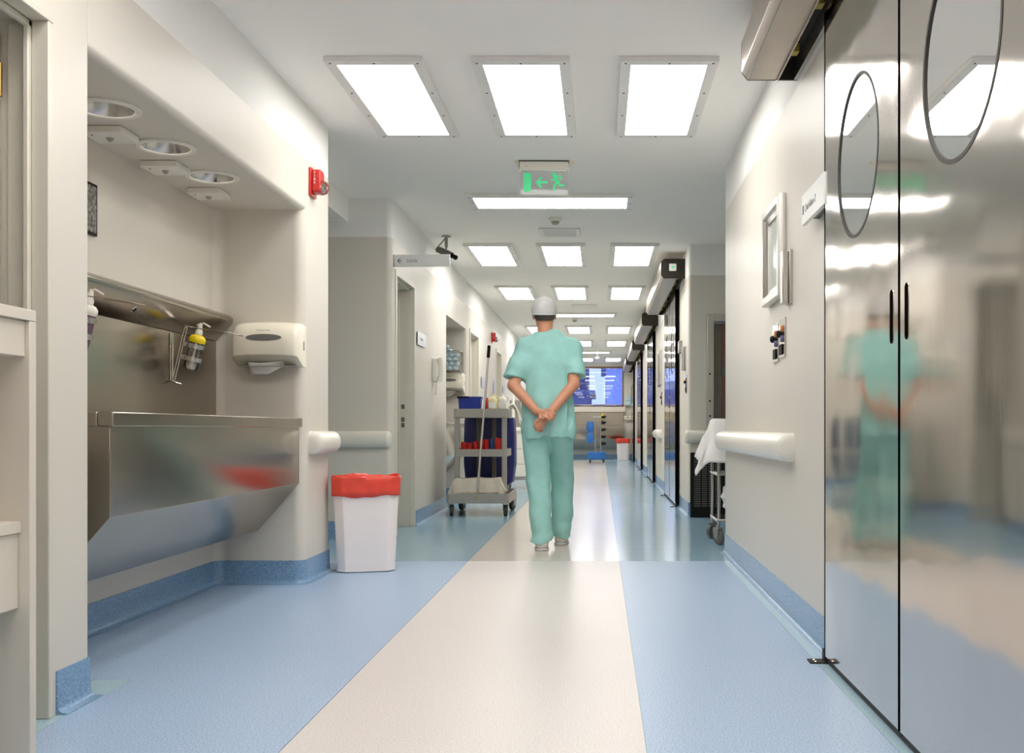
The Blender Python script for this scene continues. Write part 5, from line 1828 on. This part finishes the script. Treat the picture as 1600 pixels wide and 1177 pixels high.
def sleeve_cut(X, Y, Z):
    out = np.full(X.shape, -1.0, np.float32)
    for sh, el, end in ((SL_, EL, 0.82), (SR_, ER, 0.78)):
        d = np.array(el) - np.array(sh)
        L = np.linalg.norm(d)
        d = d / L
        u = (X - sh[0]) * d[0] + (Y - sh[1]) * d[1] + (Z - sh[2]) * d[2]
        # only acts near this arm
        rad = np.sqrt(np.maximum((X - sh[0]) ** 2 + (Y - sh[1]) ** 2 + (Z - sh[2]) ** 2 - u * u, 0))
        near = (np.sign(sh[0]) * X > 0.155) & (rad < 0.14)
        out = np.maximum(out, np.where(near & (u > end * L - 0.02), u - end * L, -1))
    return out
S.cut(sleeve_cut)
S.cut(lambda X, Y, Z: 0.806 + 0.012 * np.sin(X * 14 + 1) - Z)
# neckline
S.cut(lambda X, Y, Z: np.where(Z > 1.50, 0.066 - np.sqrt((X + 0.014) ** 2 + (Y - 0.008) ** 2) - np.maximum(1.575 - Z, 0) * 2.0, -1))
S.cut(lambda X, Y, Z: Z - 1.605)
def folds(X, Y, Z):
    low = np.clip((1.35 - Z) / 0.4, 0, 1)
    f = 0.006 * np.sin(38 * X + 5 * Z + 2.0 * np.sin(6 * Z)) * low
    f += 0.004 * np.sin(75 * X - 14 * Z + 1.3) * low
    f += 0.005 * np.sin(24 * Z + 16 * np.abs(X) + 1.0) * np.clip((np.abs(X) - 0.10) / 0.08, 0, 1)
    f += 0.004 * np.sin(30 * (Z + 0.7 * X)) * np.clip((Z - 1.2) / 0.2, 0, 1)
    return f.astype(np.float32)
S.disp(folds)
sh = S.build('scrub_shirt', M_scrub, pr, 1)
# trousers
T = Field((-0.27, -0.24, 0.0), (0.30, 0.50, 1.04), 0.0065)
T.ell((0.0, 0.0, 0.93), (0.172, 0.122, 0.12), 0.03)
T.cone((-0.085, 0, 0.88), KL, 0.103, 0.083, 0.03).cone(KL, (AL[0], AL[1] - 0.005, 0.02), 0.083, 0.078, 0.03)
T.cone((0.085, 0, 0.88), KR, 0.103, 0.083, 0.03).cone(KR, (AR[0], AR[1] - 0.005, 0.02), 0.083, 0.078, 0.03)
T.cut(lambda X, Y, Z: 0.052 + 0.010 * np.sin(40 * X) + 0.02 * np.clip(Y, 0, 0.4) - Z)
T.cut(lambda X, Y, Z: Z - 1.0)
T.disp(lambda X, Y, Z: (0.005 * np.sin(30 * Z + 22 * X) * np.clip((0.62 - Z) / 0.3, 0.2, 1) + 0.004 * np.sin(48 * X + 9 * Z) + 0.006 * np.sin(55 * Z - 18 * X) * np.clip((0.22 - Z) / 0.15, 0, 1)).astype(np.float32))
T.build('scrub_trousers', M_scrub, pr, 1)
# shoes
for an, yaw, nm in ((AL, -0.06, 'shoe'), (AR, 0.08, 'shoe')):
    ax, ay = an[0], an[1]
    G = Field((ax - 0.09, ay - 0.10, -0.02), (ax + 0.10, ay + 0.24, 0.14), 0.005)
    G.cone((ax, ay - 0.030, 0.048), (ax + yaw * 0.1, ay + 0.06, 0.05), 0.046, 0.044, 0.02)
    G.cone((ax + yaw * 0.1, ay + 0.06, 0.046), (ax + yaw * 0.17, ay + 0.165, 0.034), 0.044, 0.040, 0.03)
    G.cone((ax, ay, 0.06), (ax, ay, 0.10), 0.042, 0.040, 0.02)
    G.cut(lambda X, Y, Z: 0.014 - Z)
    s = G.build(nm, M_shoe, pr, 1)
    q = Field((ax - 0.09, ay - 0.10, -0.012), (ax + 0.10, ay + 0.24, 0.03), 0.004)
    q.cone((ax, ay - 0.030, 0.010), (ax + yaw * 0.1, ay + 0.06, 0.010), 0.049, 0.047, 0.02).cone((ax + yaw * 0.1, ay + 0.06, 0.010), (ax + yaw * 0.17, ay + 0.165, 0.010), 0.047, 0.043, 0.02)
    q.cut(lambda X, Y, Z: np.maximum(0.001 - Z, Z - 0.0165))
    q.build('sole', M_cap, s, 0)
# hair under the cap and the cap itself
Hf = Field((-0.14, -0.13, 1.58), (0.10, 0.15, 1.80), 0.005)
Hf.ell((hx, 0.006, 1.725), (0.081, 0.101, 0.098), 0.01)
Hf.cut(lambda X, Y, Z: np.maximum(np.maximum(1.652 + 0.25 * np.maximum(Y + 0.02, 0) - Z, Z - 1.73), Y - 0.03 - 0.3 * (Z - 1.66)))
Hf.build('hair', M_hair, pr, 1)
Cf = Field((-0.16, -0.15, 1.62), (0.12, 0.17, 1.87), 0.005)
Cf.ell((hx - 0.002, 0.004, 1.735), (0.093, 0.113, 0.100), 0.01)
Cf.cut(lambda X, Y, Z: 1.690 + 0.12 * (Y + 0.1) - Z)
Cf.disp(lambda X, Y, Z: (0.0025 * np.sin(26 * np.arctan2(Y, X - hx)) * np.clip((1.80 - Z) / 0.1, 0, 1)).astype(np.float32))
cp = Cf.build('surgical_cap', M_cap, pr, 1)
band = []
for k in range(40):
    a = 2 * PI * k / 40
    y = 0.004 + 0.106 * math.sin(a)
    band.append((hx - 0.002 + 0.086 * math.cos(a), y, 1.693 + 0.12 * (y + 0.1)))
MB().tube(band, 0.0065, 8, True).build('elastic_band', M_cap, cp, smooth=True)
